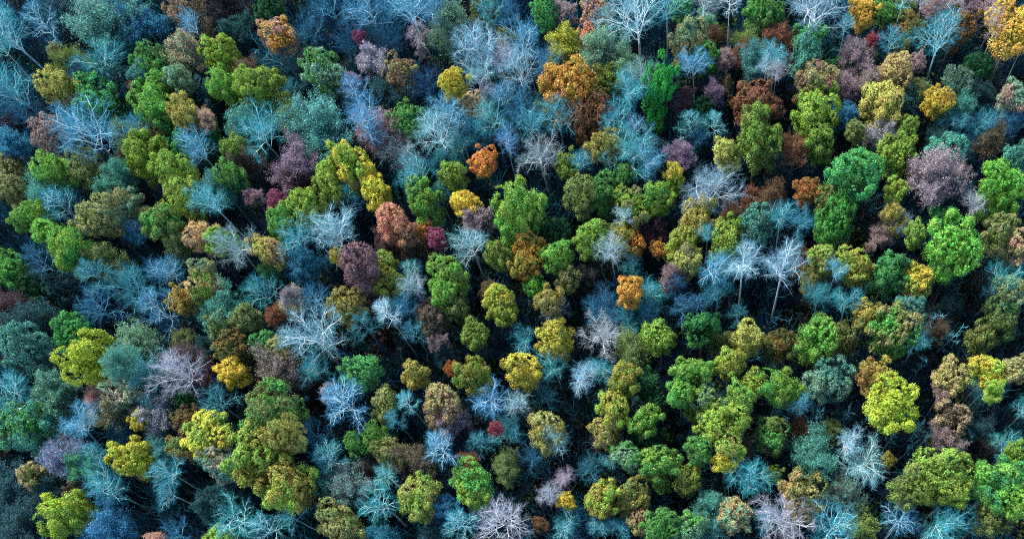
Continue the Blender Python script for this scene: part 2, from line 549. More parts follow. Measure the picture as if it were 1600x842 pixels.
TABLE = """bare|C|-115.8|117.0|26.4|4.38|1.00|0|wide cyan bare tree with long stems in the top corner with spreading leafless limbs
fern|B|-113.8|122.5|20.6|3.15|1.00|0|pale blue bare feather-shaped tree above the low olive green hazy twiggy tree
bare|BB|-121.0|126.9|22.1|2.50|1.00|0|dim dark blue bare spreading tree above and left of the dusty pink tree
fea|PW|-103.6|123.2|17.8|2.23|0.95|0|pinkish grey hazy twiggy tree beside the big hazy teal tree
fea|TG|-99.5|120.2|20.4|5.54|0.95|0|big hazy teal tree with fine hazy twigs
fea|CB|-93.3|119.1|18.9|3.97|0.95|0|large dull teal blue hazy twiggy tree beside the big hazy teal tree
pom|C|-98.6|112.2|21.4|4.36|1.00|0|large cyan bare bushy-twigged tree just above the large dark teal close-leaved tree
fea|TN|-111.3|117.2|14.4|1.35|0.95|0|small tan hazy twiggy tree beside the low olive green hazy twiggy tree
fea|OG|-108.3|115.8|14.4|2.69|0.95|0|low olive green hazy twiggy tree just above the mustard tree by the cyan bare trees
oak|MU|-107.1|108.1|20.1|3.92|1.30|0|mustard tree by the cyan bare trees with billowing leafy lobes
fea|DT|-111.9|128.6|14.4|3.70|0.95|0|low dark teal hazy twiggy tree beside the big hazy teal tree
bare|BB|-98.3|124.1|22.6|3.55|1.00|0|dim dark blue bare spreading tree just above the big hazy teal tree
dense|PB|-84.3|122.1|21.0|4.12|1.20|0|large pinkish brown close-leaved tree beside the large dull teal blue hazy twiggy tree
fea|DB|-78.3|124.1|14.4|3.36|0.95|0|low dark brown hazy twiggy tree beside the large pinkish brown close-leaved tree
fea|GG/PK|-84.9|113.4|18.5|3.68|0.95|0|grey green and pink hazy twiggy tree just below the large pinkish brown close-leaved tree
bare|B|-81.1|115.4|22.1|2.16|1.00|0|pale blue bare spreading tree just below the large pinkish brown close-leaved tree
fea|DT|-76.0|118.9|14.4|3.10|0.95|0|low dark teal hazy twiggy tree beside the orange and peach tree at the top
oak|YG|-76.6|111.4|19.6|3.31|1.30|0|yellow green lumpy tree above the mustard tree among greens
oak|TG|-91.0|108.2|19.0|2.06|1.30|0|teal green lumpy tree beside the large dark teal close-leaved tree
dense|G|-90.1|111.1|19.3|3.72|1.20|0|green close-leaved tree just below the large dull teal blue hazy twiggy tree
dense|BG|-87.9|106.6|19.3|3.11|1.20|0|bright green close-leaved tree beside the large dark teal close-leaved tree
oak|GG|-83.5|106.7|19.9|2.70|1.30|0|grey green lumpy tree just above the mustard tree among greens
dense|DT|-97.6|109.3|16.8|4.31|1.20|0|large dark teal close-leaved tree near the low olive green hazy twiggy tree
fea|BR|-92.5|107.2|16.1|1.94|0.95|0|brown hazy twiggy tree beside the large dark teal close-leaved tree
dense|EM|-100.0|105.0|18.0|4.76|1.20|0|large emerald close-leaved tree beside the large dark teal close-leaved tree
bare|C|-114.5|106.1|22.9|4.33|1.00|0|large cyan bare spreading tree above and left of the dusty pink tree
bare|BB|-113.8|104.2|16.8|4.40|1.00|0|large dim dark blue bare spreading tree beside the dusty pink tree
oak|BG|-87.6|101.1|20.9|4.14|1.30|0|large bright green lumpy tree just above the low olive close-leaved tree
oak|MU|-81.3|98.1|20.9|3.02|1.30|0|mustard tree among greens with billowing leafy lobes
fea|PK|-78.1|97.9|17.3|1.67|0.95|0|small pink hazy twiggy tree beside the mustard tree among greens
oak|BG|-75.1|104.7|19.7|3.26|1.30|0|bright green lumpy tree near the mustard tree among greens
oak|YG|-69.7|103.4|20.7|3.03|1.30|0|yellow green lumpy tree beside the large dull teal blue bare spreading tree
fea|BR|-72.1|108.6|16.1|1.71|0.95|0|small brown hazy twiggy tree beside the large dull teal blue bare spreading tree
fea|TG|-71.5|96.4|18.5|3.73|0.95|0|large teal green hazy twiggy tree below and right of the mustard tree among greens
dense|DT|-80.1|105.7|15.6|3.14|1.20|0|low dark teal close-leaved tree beside the mustard tree among greens
dense|DP|-107.8|97.9|18.8|3.49|1.20|0|dusty pink tree with close dense foliage
bare|B|-97.6|94.8|25.2|4.98|1.00|0|long limbed pale blue bare tree with spreading leafless limbs
fea|GG|-93.4|97.4|16.5|2.55|0.95|0|grey green hazy twiggy tree beside the low olive close-leaved tree
bare|C|-91.2|98.5|18.0|2.35|1.00|0|cyan bare spreading tree beside the low olive close-leaved tree
dense|EM|-81.5|96.7|18.0|4.46|1.20|0|large emerald close-leaved tree just below the mustard tree among greens
dense|OL|-88.3|98.2|15.6|2.72|1.20|0|low olive close-leaved tree beside the mustard tree among greens
bare|B|-76.8|90.0|22.7|2.86|1.00|0|pale blue bare spreading tree below the mustard tree among greens
oak|OG|-71.8|91.4|18.9|2.41|1.30|0|olive green lumpy tree near the mustard tree among greens
fea|BR|-70.8|90.8|15.6|2.48|0.95|0|low brown hazy twiggy tree near the purple pink twiggy tree
oak|YG|-88.9|91.9|20.1|3.56|1.30|0|yellow green lumpy tree between the low olive close-leaved tree and the cyan feather tree
oak|YG|-81.8|87.8|21.5|3.49|1.30|0|yellow green lumpy tree just below the low olive close-leaved tree
oak|BG|-104.4|90.0|21.4|3.57|1.30|0|bright green lumpy tree just below the dusty pink tree
oak|OL|-99.0|89.9|20.1|3.40|1.30|0|olive lumpy tree just below the long limbed pale blue bare tree
oak|TN|-115.6|92.6|16.8|3.32|1.30|0|tan lumpy tree near the dusty pink tree
fea|TG|-93.5|88.4|18.7|3.10|0.95|0|teal green hazy twiggy tree just below the long limbed pale blue bare tree
fea|CB|-114.3|96.3|17.8|3.00|0.95|0|dull teal blue hazy twiggy tree just below the large dim dark blue bare spreading tree
dense|BR|-93.7|92.6|14.4|2.05|1.20|0|low brown close-leaved tree near the low olive close-leaved tree
oak|G|-71.7|86.4|20.3|2.94|1.30|0|green lumpy tree just above the cyan bare crown over a green tree
dense|DB|-117.5|103.7|14.4|3.03|1.20|0|low dark brown close-leaved tree beside the large dim dark blue bare spreading tree
bare|BB|-105.3|111.2|15.6|2.67|1.00|0|dim dark blue bare spreading tree beside the mustard tree by the cyan bare trees
bare|C|-119.3|115.7|21.0|2.45|1.00|0|cyan bare spreading tree above the large dim dark blue bare spreading tree
bare|BB|-115.4|129.2|15.6|2.55|1.00|0|dim dark blue bare spreading tree above the low olive green hazy twiggy tree
dense|O/PK|-65.6|113.7|20.5|3.56|1.20|0|orange and peach tree at the top with close dense foliage
dense|DG|-68.3|120.5|19.6|3.15|1.20|0|dark green close-leaved tree just above the orange and peach tree at the top
bare|BB|-56.5|117.4|23.6|3.60|1.00|0|dim dark blue bare spreading tree near the small magenta spot tree high up
bare|B|-48.9|115.7|24.5|4.61|1.00|0|large pale blue bare spreading tree just above the small magenta spot tree high up
bare|B|-39.7|111.7|27.6|3.67|1.00|0|large pale blue bare spreading tree above the tan and pinkish brown close-leaved tree
bare|B|-37.1|115.4|22.5|3.76|1.00|0|large pale blue bare spreading tree above the narrow golden yellow tree
fea|GG|-34.3|112.7|17.7|3.34|0.95|0|grey green hazy twiggy tree above the narrow golden yellow tree
oak|OL|-29.1|115.9|19.5|3.04|1.30|0|olive lumpy tree above the narrow golden yellow tree
bare|C|-27.3|113.5|20.9|2.49|1.00|0|cyan bare spreading tree above the narrow golden yellow tree
dense|MG|-51.1|112.5|16.8|1.24|1.20|0|small magenta spot tree high up with close dense foliage
oak|GG/G|-56.8|105.3|20.4|4.07|1.10|0|muted green tree near the top with billowing leafy lobes
bare|CB|-66.5|112.1|16.8|4.32|1.00|0|large dull teal blue bare spreading tree beside the muted green tree near the top
dense|TN/PB|-43.3|104.2|18.8|3.10|1.20|0|tan and pinkish brown close-leaved tree near the narrow golden yellow tree
dense|OY|-33.1|98.9|22.8|2.43|1.50|0|narrow golden yellow tree with close dense foliage
bare|W|-28.6|105.6|23.1|3.86|1.00|0|crisp white bare tree by the narrow yellow tree with spreading leafless limbs
bare|W|-29.3|100.9|21.4|3.24|1.00|0|white bare spreading tree just above the flat peach tree
fea|PW|-27.7|99.0|17.2|1.81|0.95|0|pinkish grey hazy twiggy tree beside the flat peach tree
dense|PT|-30.2|97.3|15.6|2.94|0.45|0|flat peach tree with close dense foliage
bare|PW|-24.8|103.7|21.2|2.44|1.00|0|pinkish grey bare spreading tree above the flat peach tree
oak|YG|-67.6|103.8|19.9|3.23|1.30|0|yellow green lumpy tree just below the large dull teal blue bare spreading tree
pom|CB|-64.9|106.1|13.2|2.16|1.00|0|dull teal blue bare bushy-twigged tree beside the muted green tree near the top
fea|PU|-51.6|102.8|18.0|1.23|0.95|0|small purple pink hazy twiggy tree beside the muted green tree near the top
fern|B|-50.3|100.8|21.0|2.47|1.00|0|pale blue bare feather-shaped tree just above the pinkish brown twiggy tree
fea|PW|-48.8|107.3|17.5|2.71|0.95|0|pinkish grey hazy twiggy tree just below the small magenta spot tree high up
fea|DT|-46.5|101.6|15.6|2.49|0.95|0|low dark teal hazy twiggy tree just below the tan and pinkish brown close-leaved tree
fea|TG|-58.0|95.3|18.6|4.73|0.95|0|wide grey teal tree with fine hazy twigs
bare|C|-66.1|93.1|22.5|3.47|1.00|0|cyan bare spreading tree beside the wide grey teal tree
fea|OL|-63.9|99.6|14.4|2.53|0.95|0|low olive hazy twiggy tree beside the wide grey teal tree
bare|B|-49.1|93.1|22.9|3.42|1.00|0|pale blue bare spreading tree just above the yellow and green lumpy tree
fea|DP|-46.0|95.0|17.2|3.47|0.95|0|pinkish brown twiggy tree with fine hazy twigs
dense|G|-41.2|94.2|20.3|3.27|1.20|0|green close-leaved tree beside the pinkish brown twiggy tree
bare|B|-33.6|93.6|21.4|3.20|1.00|0|pale blue bare spreading tree between the flat peach tree and the pinkish brown twiggy tree
bare|W|-35.8|89.7|22.9|3.36|1.00|0|white bare spreading tree between the small bright orange tree and the pinkish brown twiggy tree
bare|C|-33.5|91.0|15.6|2.44|1.00|0|cyan bare spreading tree between the small bright orange tree and the pinkish brown twiggy tree
dense|O|-28.6|85.4|19.2|2.39|1.20|0|small bright orange tree with close dense foliage
fea|PU|-61.2|88.4|17.1|3.36|0.95|0|purple pink twiggy tree with fine hazy twigs
oak|Y/YG|-50.5|86.1|21.6|3.88|1.30|0|yellow and green lumpy tree with billowing leafy lobes
oak|YG|-55.0|84.9|19.1|2.34|1.30|0|yellow green lumpy tree between the purple pink twiggy tree and the pinkish brown twiggy tree
bare|GW|-42.3|89.2|16.8|3.85|1.00|0|large grey white bare spreading tree just below the pinkish brown twiggy tree
oak|OG|-33.2|83.2|19.5|2.38|1.30|0|olive green lumpy tree beside the small bright orange tree
bare|C|-27.1|92.4|20.9|2.78|1.00|0|cyan bare spreading tree just above the small bright orange tree
bare|B|-25.0|88.0|20.4|2.17|1.00|0|pale blue bare spreading tree beside the small bright orange tree
bare|B|-24.6|96.4|20.7|2.20|1.00|0|pale blue bare spreading tree between the flat peach tree and the big golden orange tree
bare|BB|-46.2|113.5|15.6|3.43|1.00|0|dim dark blue bare spreading tree just above the tan and pinkish brown close-leaved tree
fea|OL|-24.7|108.6|17.8|1.84|0.95|0|olive hazy twiggy tree near the pale lime sparse tree
bare|BB|-40.1|102.7|15.6|3.13|1.00|0|dim dark blue bare spreading tree below and left of the narrow golden yellow tree
bare|BB|-62.0|117.0|15.6|2.62|1.00|0|dim dark blue bare spreading tree above and left of the wide grey teal tree
bare|BB|-54.1|113.4|15.6|2.80|1.00|0|dim dark blue bare spreading tree beside the small magenta spot tree high up
fea|PW|-41.0|112.3|16.5|2.10|0.95|0|pinkish grey hazy twiggy tree above the tan and pinkish brown close-leaved tree
fea|CB|-36.2|88.1|13.2|2.22|0.95|0|low dull teal blue hazy twiggy tree below and left of the small bright orange tree
bare|BB|-45.8|114.7|22.1|2.52|1.00|0|dim dark blue bare spreading tree above the tan and pinkish brown close-leaved tree
fea|CB|-29.4|93.0|14.4|2.22|0.95|0|low dull teal blue hazy twiggy tree just above the small bright orange tree
dense|EM|-18.2|113.5|19.6|2.61|1.20|0|emerald close-leaved tree just above the pale lime sparse tree
fea|DP|-15.1|113.3|17.8|1.84|0.95|0|dusty pink hazy twiggy tree just above the pale lime sparse tree
bare|C|-10.2|114.9|21.1|2.26|1.00|0|cyan bare spreading tree just above the peach orange tree
oak|TN/PK|-9.1|112.1|19.9|3.15|1.30|0|tan and pink lumpy tree just above the peach orange tree
dense|PO|-10.2|109.5|18.0|2.78|1.20|0|peach orange tree with close dense foliage
fea|LM|-15.7|107.6|18.0|3.26|0.95|0|pale lime sparse tree with fine hazy twigs
bare|W|-2.3|105.3|28.8|4.87|1.00|0|big white bare tree at the top edge with spreading leafless limbs
bare|C|2.4|110.6|22.4|2.81|1.00|0|cyan bare spreading tree above the small round maroon tree
dense|EM|5.0|112.4|17.3|1.95|1.20|0|emerald close-leaved tree above the tall emerald column tree
bare|GW|8.4|111.1|22.6|3.00|1.00|0|grey white bare spreading tree above the tall emerald column tree
fern|W|12.5|105.7|28.8|1.73|1.00|0|white bare feather-shaped tree above the russet dome tree
oak|G|17.4|109.5|20.7|3.05|1.30|0|green lumpy tree above the russet dome tree
dense|EM|9.2|111.4|14.4|2.41|1.20|0|low emerald close-leaved tree above the small round maroon tree
fea|RB|10.5|107.7|14.4|1.61|0.95|0|small dark reddish brown hazy twiggy tree above the small round maroon tree
fea|OL|16.0|106.6|14.4|2.21|0.95|0|low olive hazy twiggy tree above the russet dome tree
oak|TN/GG|5.5|104.5|21.2|3.38|1.30|0|tan and grey green lumpy tree above the tall emerald column tree
oak|G|8.4|102.4|18.6|2.51|1.30|0|green lumpy tree above the small round maroon tree
fea|GG|-8.6|104.8|18.8|3.21|0.95|0|grey green hazy twiggy tree just below the peach orange tree
dense|MG|-12.4|107.0|13.2|1.55|1.20|0|small magenta close-leaved tree beside the pale lime sparse tree
fea|GG|-4.7|102.5|17.0|3.01|0.95|0|grey green hazy twiggy tree beside the tall emerald column tree
bare|B|-21.6|106.6|21.8|3.05|1.00|0|pale blue bare spreading tree beside the pale lime sparse tree and the peach orange tree
bare|W|-22.3|100.4|22.5|3.20|1.00|0|white bare spreading tree between the pale lime sparse tree and the big green double tree
bare|BB|-18.0|101.3|22.3|2.40|1.00|0|dim dark blue bare spreading tree just below the pale lime sparse tree
dense|OG|-8.5|99.7|18.0|3.26|1.20|0|olive green close-leaved tree just above the big rusty brown tree
oak|WG|-14.1|96.5|24.0|4.58|1.30|0|big golden orange tree with billowing leafy lobes
dense|RB|-10.7|92.5|20.4|3.83|1.20|0|big rusty brown tree with close dense foliage
col|ES|0.5|95.7|25.2|2.72|3.10|0|tall emerald column tree with narrow upright foliage
dense|MR|4.2|94.6|18.1|2.29|1.20|0|small round maroon tree with close dense foliage
bare|B|6.4|98.4|22.5|2.53|1.00|0|pale blue bare spreading tree just above the small round maroon tree
fea|DP|11.8|101.4|16.8|1.58|1.50|0|small dusty pink hazy twiggy tree above the russet dome tree
fea|TG|16.8|101.4|17.2|2.75|0.95|0|teal green hazy twiggy tree just above the russet dome tree
bare|W|17.5|97.4|20.3|1.56|1.00|0|small white bare spreading tree just above the russet dome tree
fea|PU|9.0|97.7|13.2|1.59|0.95|0|small purple pink hazy twiggy tree beside the small round maroon tree
dense|RB|15.5|91.4|21.6|3.86|1.20|0|russet dome tree with close dense foliage
oak|OG|15.0|84.6|24.0|4.04|1.30|0|olive green tree under the russet dome tree with billowing leafy lobes
bare|C|-4.4|95.4|21.4|2.94|1.00|0|cyan bare spreading tree between the tall emerald column tree and the big golden orange tree
bare|GW|-2.2|98.0|20.7|2.37|1.00|0|grey white bare spreading tree beside the tall emerald column tree
dense|DG|7.3|93.8|14.4|2.33|1.20|0|low dark green close-leaved tree beside the small round maroon tree
bare|C|-16.2|91.8|21.4|2.95|1.00|0|cyan bare spreading tree just below the big golden orange tree
oak|GG|-18.7|93.1|19.2|1.89|1.30|0|grey green lumpy tree beside the big golden orange tree
oak|YT|-8.8|85.8|21.0|2.95|1.30|0|yellowish tan lumpy tree just below the big rusty brown tree
bare|C|-6.7|90.6|20.8|2.34|1.00|0|cyan bare spreading tree below and right of the big rusty brown tree
fern|B|-3.0|89.2|19.5|2.53|1.00|0|pale blue bare feather-shaped tree below the tall emerald column tree
fern|C|5.3|90.3|18.0|2.14|1.00|0|cyan bare feather-shaped tree just below the small round maroon tree
fern|C|8.9|90.0|18.0|1.75|1.00|0|cyan bare feather-shaped tree above and right of the pale grey bare tree
fea|PU|3.3|85.2|15.6|1.83|0.95|0|low purple pink hazy twiggy tree above the small yellow green lumpy tree
oak|YT|10.2|83.2|20.5|2.55|1.30|0|yellowish tan lumpy tree just above the pale grey bare tree
bare|BB|6.3|89.1|14.4|2.17|1.00|0|dim dark blue bare spreading tree below the small round maroon tree
dense|OG|-14.8|83.8|18.5|2.36|1.20|0|olive green close-leaved tree below the big rusty brown tree
bare|GW|-18.8|84.3|21.8|2.90|1.00|0|grey white bare spreading tree just above the big green double tree
fea|DP|-18.9|88.6|14.4|1.78|0.95|0|low dusty pink hazy twiggy tree near the big rusty brown tree
bare|C|-4.5|84.3|22.4|3.81|1.00|0|large cyan bare spreading tree near the small yellow green lumpy tree
bare|B|-2.1|81.9|21.9|2.65|1.00|0|pale blue bare spreading tree beside the small yellow green lumpy tree
oak|Y|2.1|80.0|19.3|1.70|1.30|0|golden yellow lumpy tree just above the small yellow green lumpy tree
fea|MR|-0.7|88.2|12.0|1.58|0.95|0|small dark maroon hazy twiggy tree above the small yellow green lumpy tree
bare|BB|-22.0|92.7|22.0|2.96|1.00|0|dim dark blue bare spreading tree below and right of the flat peach tree
dense|O|12.8|96.7|10.8|0.96|1.20|0|small orange close-leaved tree beside the russet dome tree
bare|C|-20.7|90.4|21.5|2.55|1.00|0|cyan bare spreading tree near the small bright orange tree
bare|C|-12.2|83.1|20.0|1.74|1.00|0|cyan bare spreading tree below the big rusty brown tree
dense|G|-5.9|81.1|18.8|1.82|1.20|0|green close-leaved tree just above the yellow green and tan lumpy tree
fea|RB|14.8|103.3|14.4|1.79|0.95|0|low dark reddish brown hazy twiggy tree above and left of the russet dome tree
fea|BR|11.0|99.2|13.2|1.79|0.95|0|low brown hazy twiggy tree beside the russet dome tree
fea|DT|0.9|86.4|12.0|2.17|0.95|0|low dark teal hazy twiggy tree just above the small yellow green lumpy tree
bare|BB|-23.2|113.1|20.5|2.28|1.00|0|dim dark blue bare spreading tree above the big golden orange tree
dense|G|19.9|109.9|18.4|2.34|1.20|0|green close-leaved tree above the russet dome tree
bare|W|25.9|105.3|28.8|4.76|1.00|0|second big white bare tree at the top edge with spreading leafless limbs
dense|OY|34.3|108.0|19.3|2.57|1.20|0|amber yellow tree at the top edge with close dense foliage
dense|G|37.7|108.1|17.5|2.09|1.20|0|green close-leaved tree beside the amber yellow tree at the top edge
fea|OL|40.5|108.4|17.3|1.75|0.95|0|olive hazy twiggy tree near the amber yellow tree at the top edge
fern|C|39.2|105.7|24.0|1.34|1.00|0|small cyan bare feather-shaped tree above the small dusty pink close-leaved tree
bare|PW|42.6|107.1|22.1|2.13|1.00|0|pinkish grey bare spreading tree near the orange brown twin tree
fea|DP|45.7|107.3|17.8|2.71|0.95|0|dusty pink hazy twiggy tree above the small dusty pink close-leaved tree
dense|OB|48.3|103.7|19.8|3.12|1.20|0|orange brown twin tree with close dense foliage
fea|DP|50.8|107.8|16.5|2.33|0.95|0|dusty pink hazy twiggy tree just above the orange brown twin tree
dense|OB/OL|41.1|104.4|18.0|3.00|1.20|0|orange brown and olive close-leaved tree just above the small dusty pink close-leaved tree
fern|CB|37.8|101.9|20.3|2.13|1.00|0|dull teal blue bare feather-shaped tree beside the small red tree near the top
dense|RD|35.1|102.6|16.8|1.24|1.20|0|small red tree near the top with close dense foliage
dense|DP|41.4|97.9|17.1|1.63|1.20|0|small dusty pink close-leaved tree beside the tall cyan bare tree with forked limbs
bare|C|43.2|96.2|27.6|3.32|1.00|0|tall cyan bare tree with forked limbs
bare|PT|52.2|99.4|24.0|2.25|1.00|0|peach tinted bare tree with spreading leafless limbs
dense|OY/O|54.2|97.9|26.4|3.82|1.10|0|golden tree in the top corner with close dense foliage
fea|DP|54.8|106.3|17.9|2.30|0.95|0|dusty pink hazy twiggy tree just above the golden tree in the top corner
dense|EM|25.5|105.5|16.8|3.06|1.20|0|emerald close-leaved tree near the amber yellow tree at the top edge
oak|TG|24.5|100.1|20.0|3.32|1.30|0|teal green lumpy tree near the small red tree near the top
dense|EM|29.7|99.7|15.6|2.09|1.20|0|low emerald close-leaved tree near the small red tree near the top
fea|DP|32.1|99.8|17.3|2.51|0.95|0|dusty pink hazy twiggy tree above and left of the tan peach lumpy tree
bare|C|19.1|98.4|22.2|2.13|1.00|0|cyan bare spreading tree just above the russet dome tree
bare|PW|18.9|95.6|21.4|1.54|1.00|0|small pinkish grey bare spreading tree beside the russet dome tree
oak|TN/PB|25.0|94.6|21.3|3.25|1.30|0|tan and pinkish brown lumpy tree near the russet dome tree
fea|DP|30.2|94.7|17.0|2.10|0.95|0|dusty pink hazy twiggy tree beside the mustard tree with parted lobes
oak|PT|37.4|96.1|20.1|3.09|1.30|0|tan peach lumpy tree with billowing leafy lobes
fea|DP|33.8|95.6|17.4|1.90|0.95|0|dusty pink hazy twiggy tree between the tan peach lumpy tree and the emerald lumpy tree
oak|MU|34.9|90.4|21.1|3.95|1.30|0|mustard tree with parted lobes
oak|YG|25.0|90.2|20.7|3.99|1.30|0|large yellow green lumpy tree near the russet dome tree
oak|OG|24.9|85.3|19.2|3.06|1.30|0|olive green lumpy tree above the burnt orange tree
fea|CB|29.2|90.2|17.0|2.27|0.95|0|dull teal blue hazy twiggy tree beside the mustard tree with parted lobes
oak|GG|46.5|93.4|18.7|2.38|1.30|0|grey green lumpy tree beside the ochre tree with a pale green twin
fea|TG|46.5|89.4|17.0|2.24|0.95|0|teal green hazy twiggy tree beside the ochre tree with a pale green twin
dense|OY|43.2|89.8|19.3|2.27|1.20|0|ochre tree with a pale green twin with close dense foliage
dense|DG|50.7|97.4|15.6|2.44|1.20|0|low dark green close-leaved tree just below the peach tinted bare tree
fea|DT|51.1|93.3|14.4|2.28|0.95|0|low dark teal hazy twiggy tree beside the grey green and pink lumpy tree
oak|GG/PK|53.9|88.8|20.4|2.49|1.30|0|grey green and pink lumpy tree below the peach tinted bare tree
bare|C|56.9|97.7|20.7|1.32|1.00|0|small cyan bare spreading tree just below the golden tree in the top corner
fea|RB|21.1|83.8|17.0|1.87|0.95|0|dark reddish brown hazy twiggy tree above the burnt orange tree
oak|EM|28.4|77.0|25.2|4.45|1.30|0|emerald lumpy tree with billowing leafy lobes
oak|YG|35.9|81.6|19.7|3.00|1.30|0|yellow green lumpy tree above and left of the wide dusty pink tree
oak|TG|42.7|80.6|19.7|3.43|1.30|0|teal green dome tree with billowing leafy lobes
fea|DP/PU|40.4|76.0|21.6|3.38|0.95|0|wide dusty pink tree with fine hazy twigs
oak|TG|53.2|79.2|18.9|2.29|1.30|0|teal green lumpy tree just above the tall bright green tree at the edge
fea|PW|34.2|85.8|17.9|2.42|0.95|0|pinkish grey hazy twiggy tree just below the mustard tree with parted lobes
oak|OL|30.1|85.3|19.5|1.78|1.30|0|olive lumpy tree beside the mustard tree with parted lobes
oak|OG|38.1|85.5|18.5|1.78|1.30|0|olive green lumpy tree near the ochre tree with a pale green twin
bare|CB|50.1|86.8|16.8|2.81|1.00|0|dull teal blue bare spreading tree beside the teal green dome tree
bare|BB|54.0|86.7|16.8|2.80|1.00|0|dim dark blue bare spreading tree just below the grey green and pink lumpy tree
bare|CB|45.6|86.8|16.8|1.88|1.00|0|dull teal blue bare spreading tree just above the teal green dome tree
fea|BR|51.1|83.6|14.4|2.23|0.95|0|low brown hazy twiggy tree just above the tall bright green tree at the edge
fea|OL|40.8|93.6|15.6|2.48|0.95|0|low olive hazy twiggy tree beside the ochre tree with a pale green twin
fea|DT|39.4|90.9|14.4|2.48|0.95|0|low dark teal hazy twiggy tree below and right of the mustard tree with parted lobes
fea|RB|20.3|104.9|15.6|2.78|0.95|0|low dark reddish brown hazy twiggy tree above and right of the russet dome tree
fea|RB|18.1|91.7|16.8|1.53|0.95|0|small dark reddish brown hazy twiggy tree beside the russet dome tree
fern|C|30.5|103.6|20.9|1.36|1.00|0|small cyan bare feather-shaped tree below the amber yellow tree at the top edge
bare|BB|30.5|109.6|21.6|1.97|1.00|0|dim dark blue bare spreading tree beside the amber yellow tree at the top edge
fea|DT|43.5|86.7|13.2|2.27|0.95|0|low dark teal hazy twiggy tree just below the ochre tree with a pale green twin
bare|BB|48.1|85.0|13.2|2.08|1.00|0|dim dark blue bare spreading tree below the ochre tree with a pale green twin
fea|DT|41.0|101.6|14.4|1.75|0.95|0|low dark teal hazy twiggy tree just above the small dusty pink close-leaved tree
oak|TN|-113.8|88.0|16.8|2.70|1.30|0|tan lumpy tree below the dusty pink tree
fea|TG|-107.0|85.6|17.9|2.70|0.95|0|teal green hazy twiggy tree below the dusty pink tree
fern|C|-102.5|82.6|20.7|3.71|1.00|0|cyan feather tree with leafless branches along its stem
oak|BG|-106.9|80.7|20.5|2.98|1.30|0|bright green lumpy tree beside the cyan feather tree
oak|BG|-103.7|77.8|20.0|3.14|1.30|0|bright green lumpy tree just below the cyan feather tree
oak|G/YG|-98.6|74.0|20.9|3.44|1.30|0|green and yellow green lumpy tree just below the cyan feather tree
oak|TN|-95.0|80.0|20.5|3.81|1.10|0|tall tan lumpy tree with billowing leafy lobes
oak|GG/TN|-90.7|82.0|20.4|3.31|1.30|0|grey green and tan lumpy tree beside the tall tan lumpy tree
oak|G/OL|-82.6|78.2|21.2|3.59|1.30|0|large green and olive lumpy tree above the crooked blue bare tree
fea|OL|-80.5|76.1|16.8|3.02|0.95|0|olive hazy twiggy tree beside the large green and olive lumpy tree
oak|YG|-79.7|83.0|20.9|3.46|1.30|0|yellow green lumpy tree just above the large green and olive lumpy tree
bare|C|-71.6|78.0|26.4|2.93|1.00|0|cyan bare crown over a green tree with spreading leafless limbs
oak|PT|-75.7|75.7|19.5|2.89|1.30|0|peach lumpy tree beside the yellow green and bright green lumpy tree
oak|YG/BG|-71.4|73.6|20.8|2.85|1.30|0|yellow green and bright green lumpy tree near the mustard and peach lumpy tree
bare|GW|-68.4|71.3|22.5|3.12|1.00|0|grey white bare spreading tree beside the yellow green and bright green lumpy tree
fea|TG|-74.0|84.6|17.7|2.63|0.95|0|teal green hazy twiggy tree just above the cyan bare crown over a green tree
fern|BB|-105.1|73.9|19.5|3.06|1.00|0|dim dark blue bare feather-shaped tree below the cyan feather tree
dense|G|-110.7|72.0|18.0|3.50|1.20|0|green close-leaved tree above the teal lumpy tree at the edge
fea|MR|-109.8|66.5|15.6|2.84|0.95|0|low dark maroon hazy twiggy tree just above the teal lumpy tree at the edge
dense|DG|-107.9|69.0|14.4|2.80|1.20|0|low dark green close-leaved tree above the teal lumpy tree at the edge
fern|CB|-94.2|69.4|20.5|2.59|1.00|0|dull teal blue bare feather-shaped tree just above the dim blue fan tree
bare|CB|-86.0|66.2|21.9|3.33|1.00|0|dull teal blue bare spreading tree beside the crooked blue bare tree
fern|B|-82.5|63.0|20.7|3.31|1.00|0|blue feather tree with a straight pale stem with leafless branches along its stem
pom|BB|-92.7|63.4|20.0|3.55|1.00|0|dim blue fan tree with dense leafless twigs
bare|B|-80.7|69.3|19.2|2.98|1.00|0|crooked blue bare tree with spreading leafless limbs
oak|TN/GG|-74.7|68.6|19.7|2.08|1.30|0|tan and grey green lumpy tree just above the peach and olive green lumpy tree
oak|PT/OG|-73.6|65.9|20.7|3.32|1.30|0|peach and olive green lumpy tree beside the ochre gold tree
dense|GO|-78.0|64.2|19.2|2.46|1.20|0|ochre gold tree with close dense foliage
fea|TG|-71.4|62.8|17.4|2.90|0.95|0|teal green hazy twiggy tree just above the teal green and olive lumpy tree
oak|TG/OL|-70.6|59.0|20.1|2.76|1.30|0|teal green and olive lumpy tree just below the peach and olive green lumpy tree
oak|OL|-66.4|60.2|19.9|2.41|1.30|0|olive lumpy tree beside the teal green and olive lumpy tree
dense|DT|-103.7|69.8|14.4|3.35|1.20|0|low dark teal close-leaved tree beside the dim blue fan tree
dense|EM|-97.7|60.1|18.0|3.38|1.20|0|emerald close-leaved tree just above the big lime yellow tree
fea|DT|-105.1|63.7|16.8|3.60|0.95|0|large dark teal hazy twiggy tree just above the teal lumpy tree at the edge
oak|TG|-103.1|56.9|22.0|4.22|1.30|0|teal lumpy tree at the edge with billowing leafy lobes
oak|LM|-90.2|53.5|25.2|4.39|1.30|0|big lime yellow tree with billowing leafy lobes
fea|TG|-83.8|52.1|25.2|2.19|0.95|0|teal green hazy twiggy tree beside the big lime yellow tree
fea|GG|-83.8|56.2|17.7|3.27|0.95|0|grey green hazy twiggy tree beside the dark maroon hazy twiggy tree
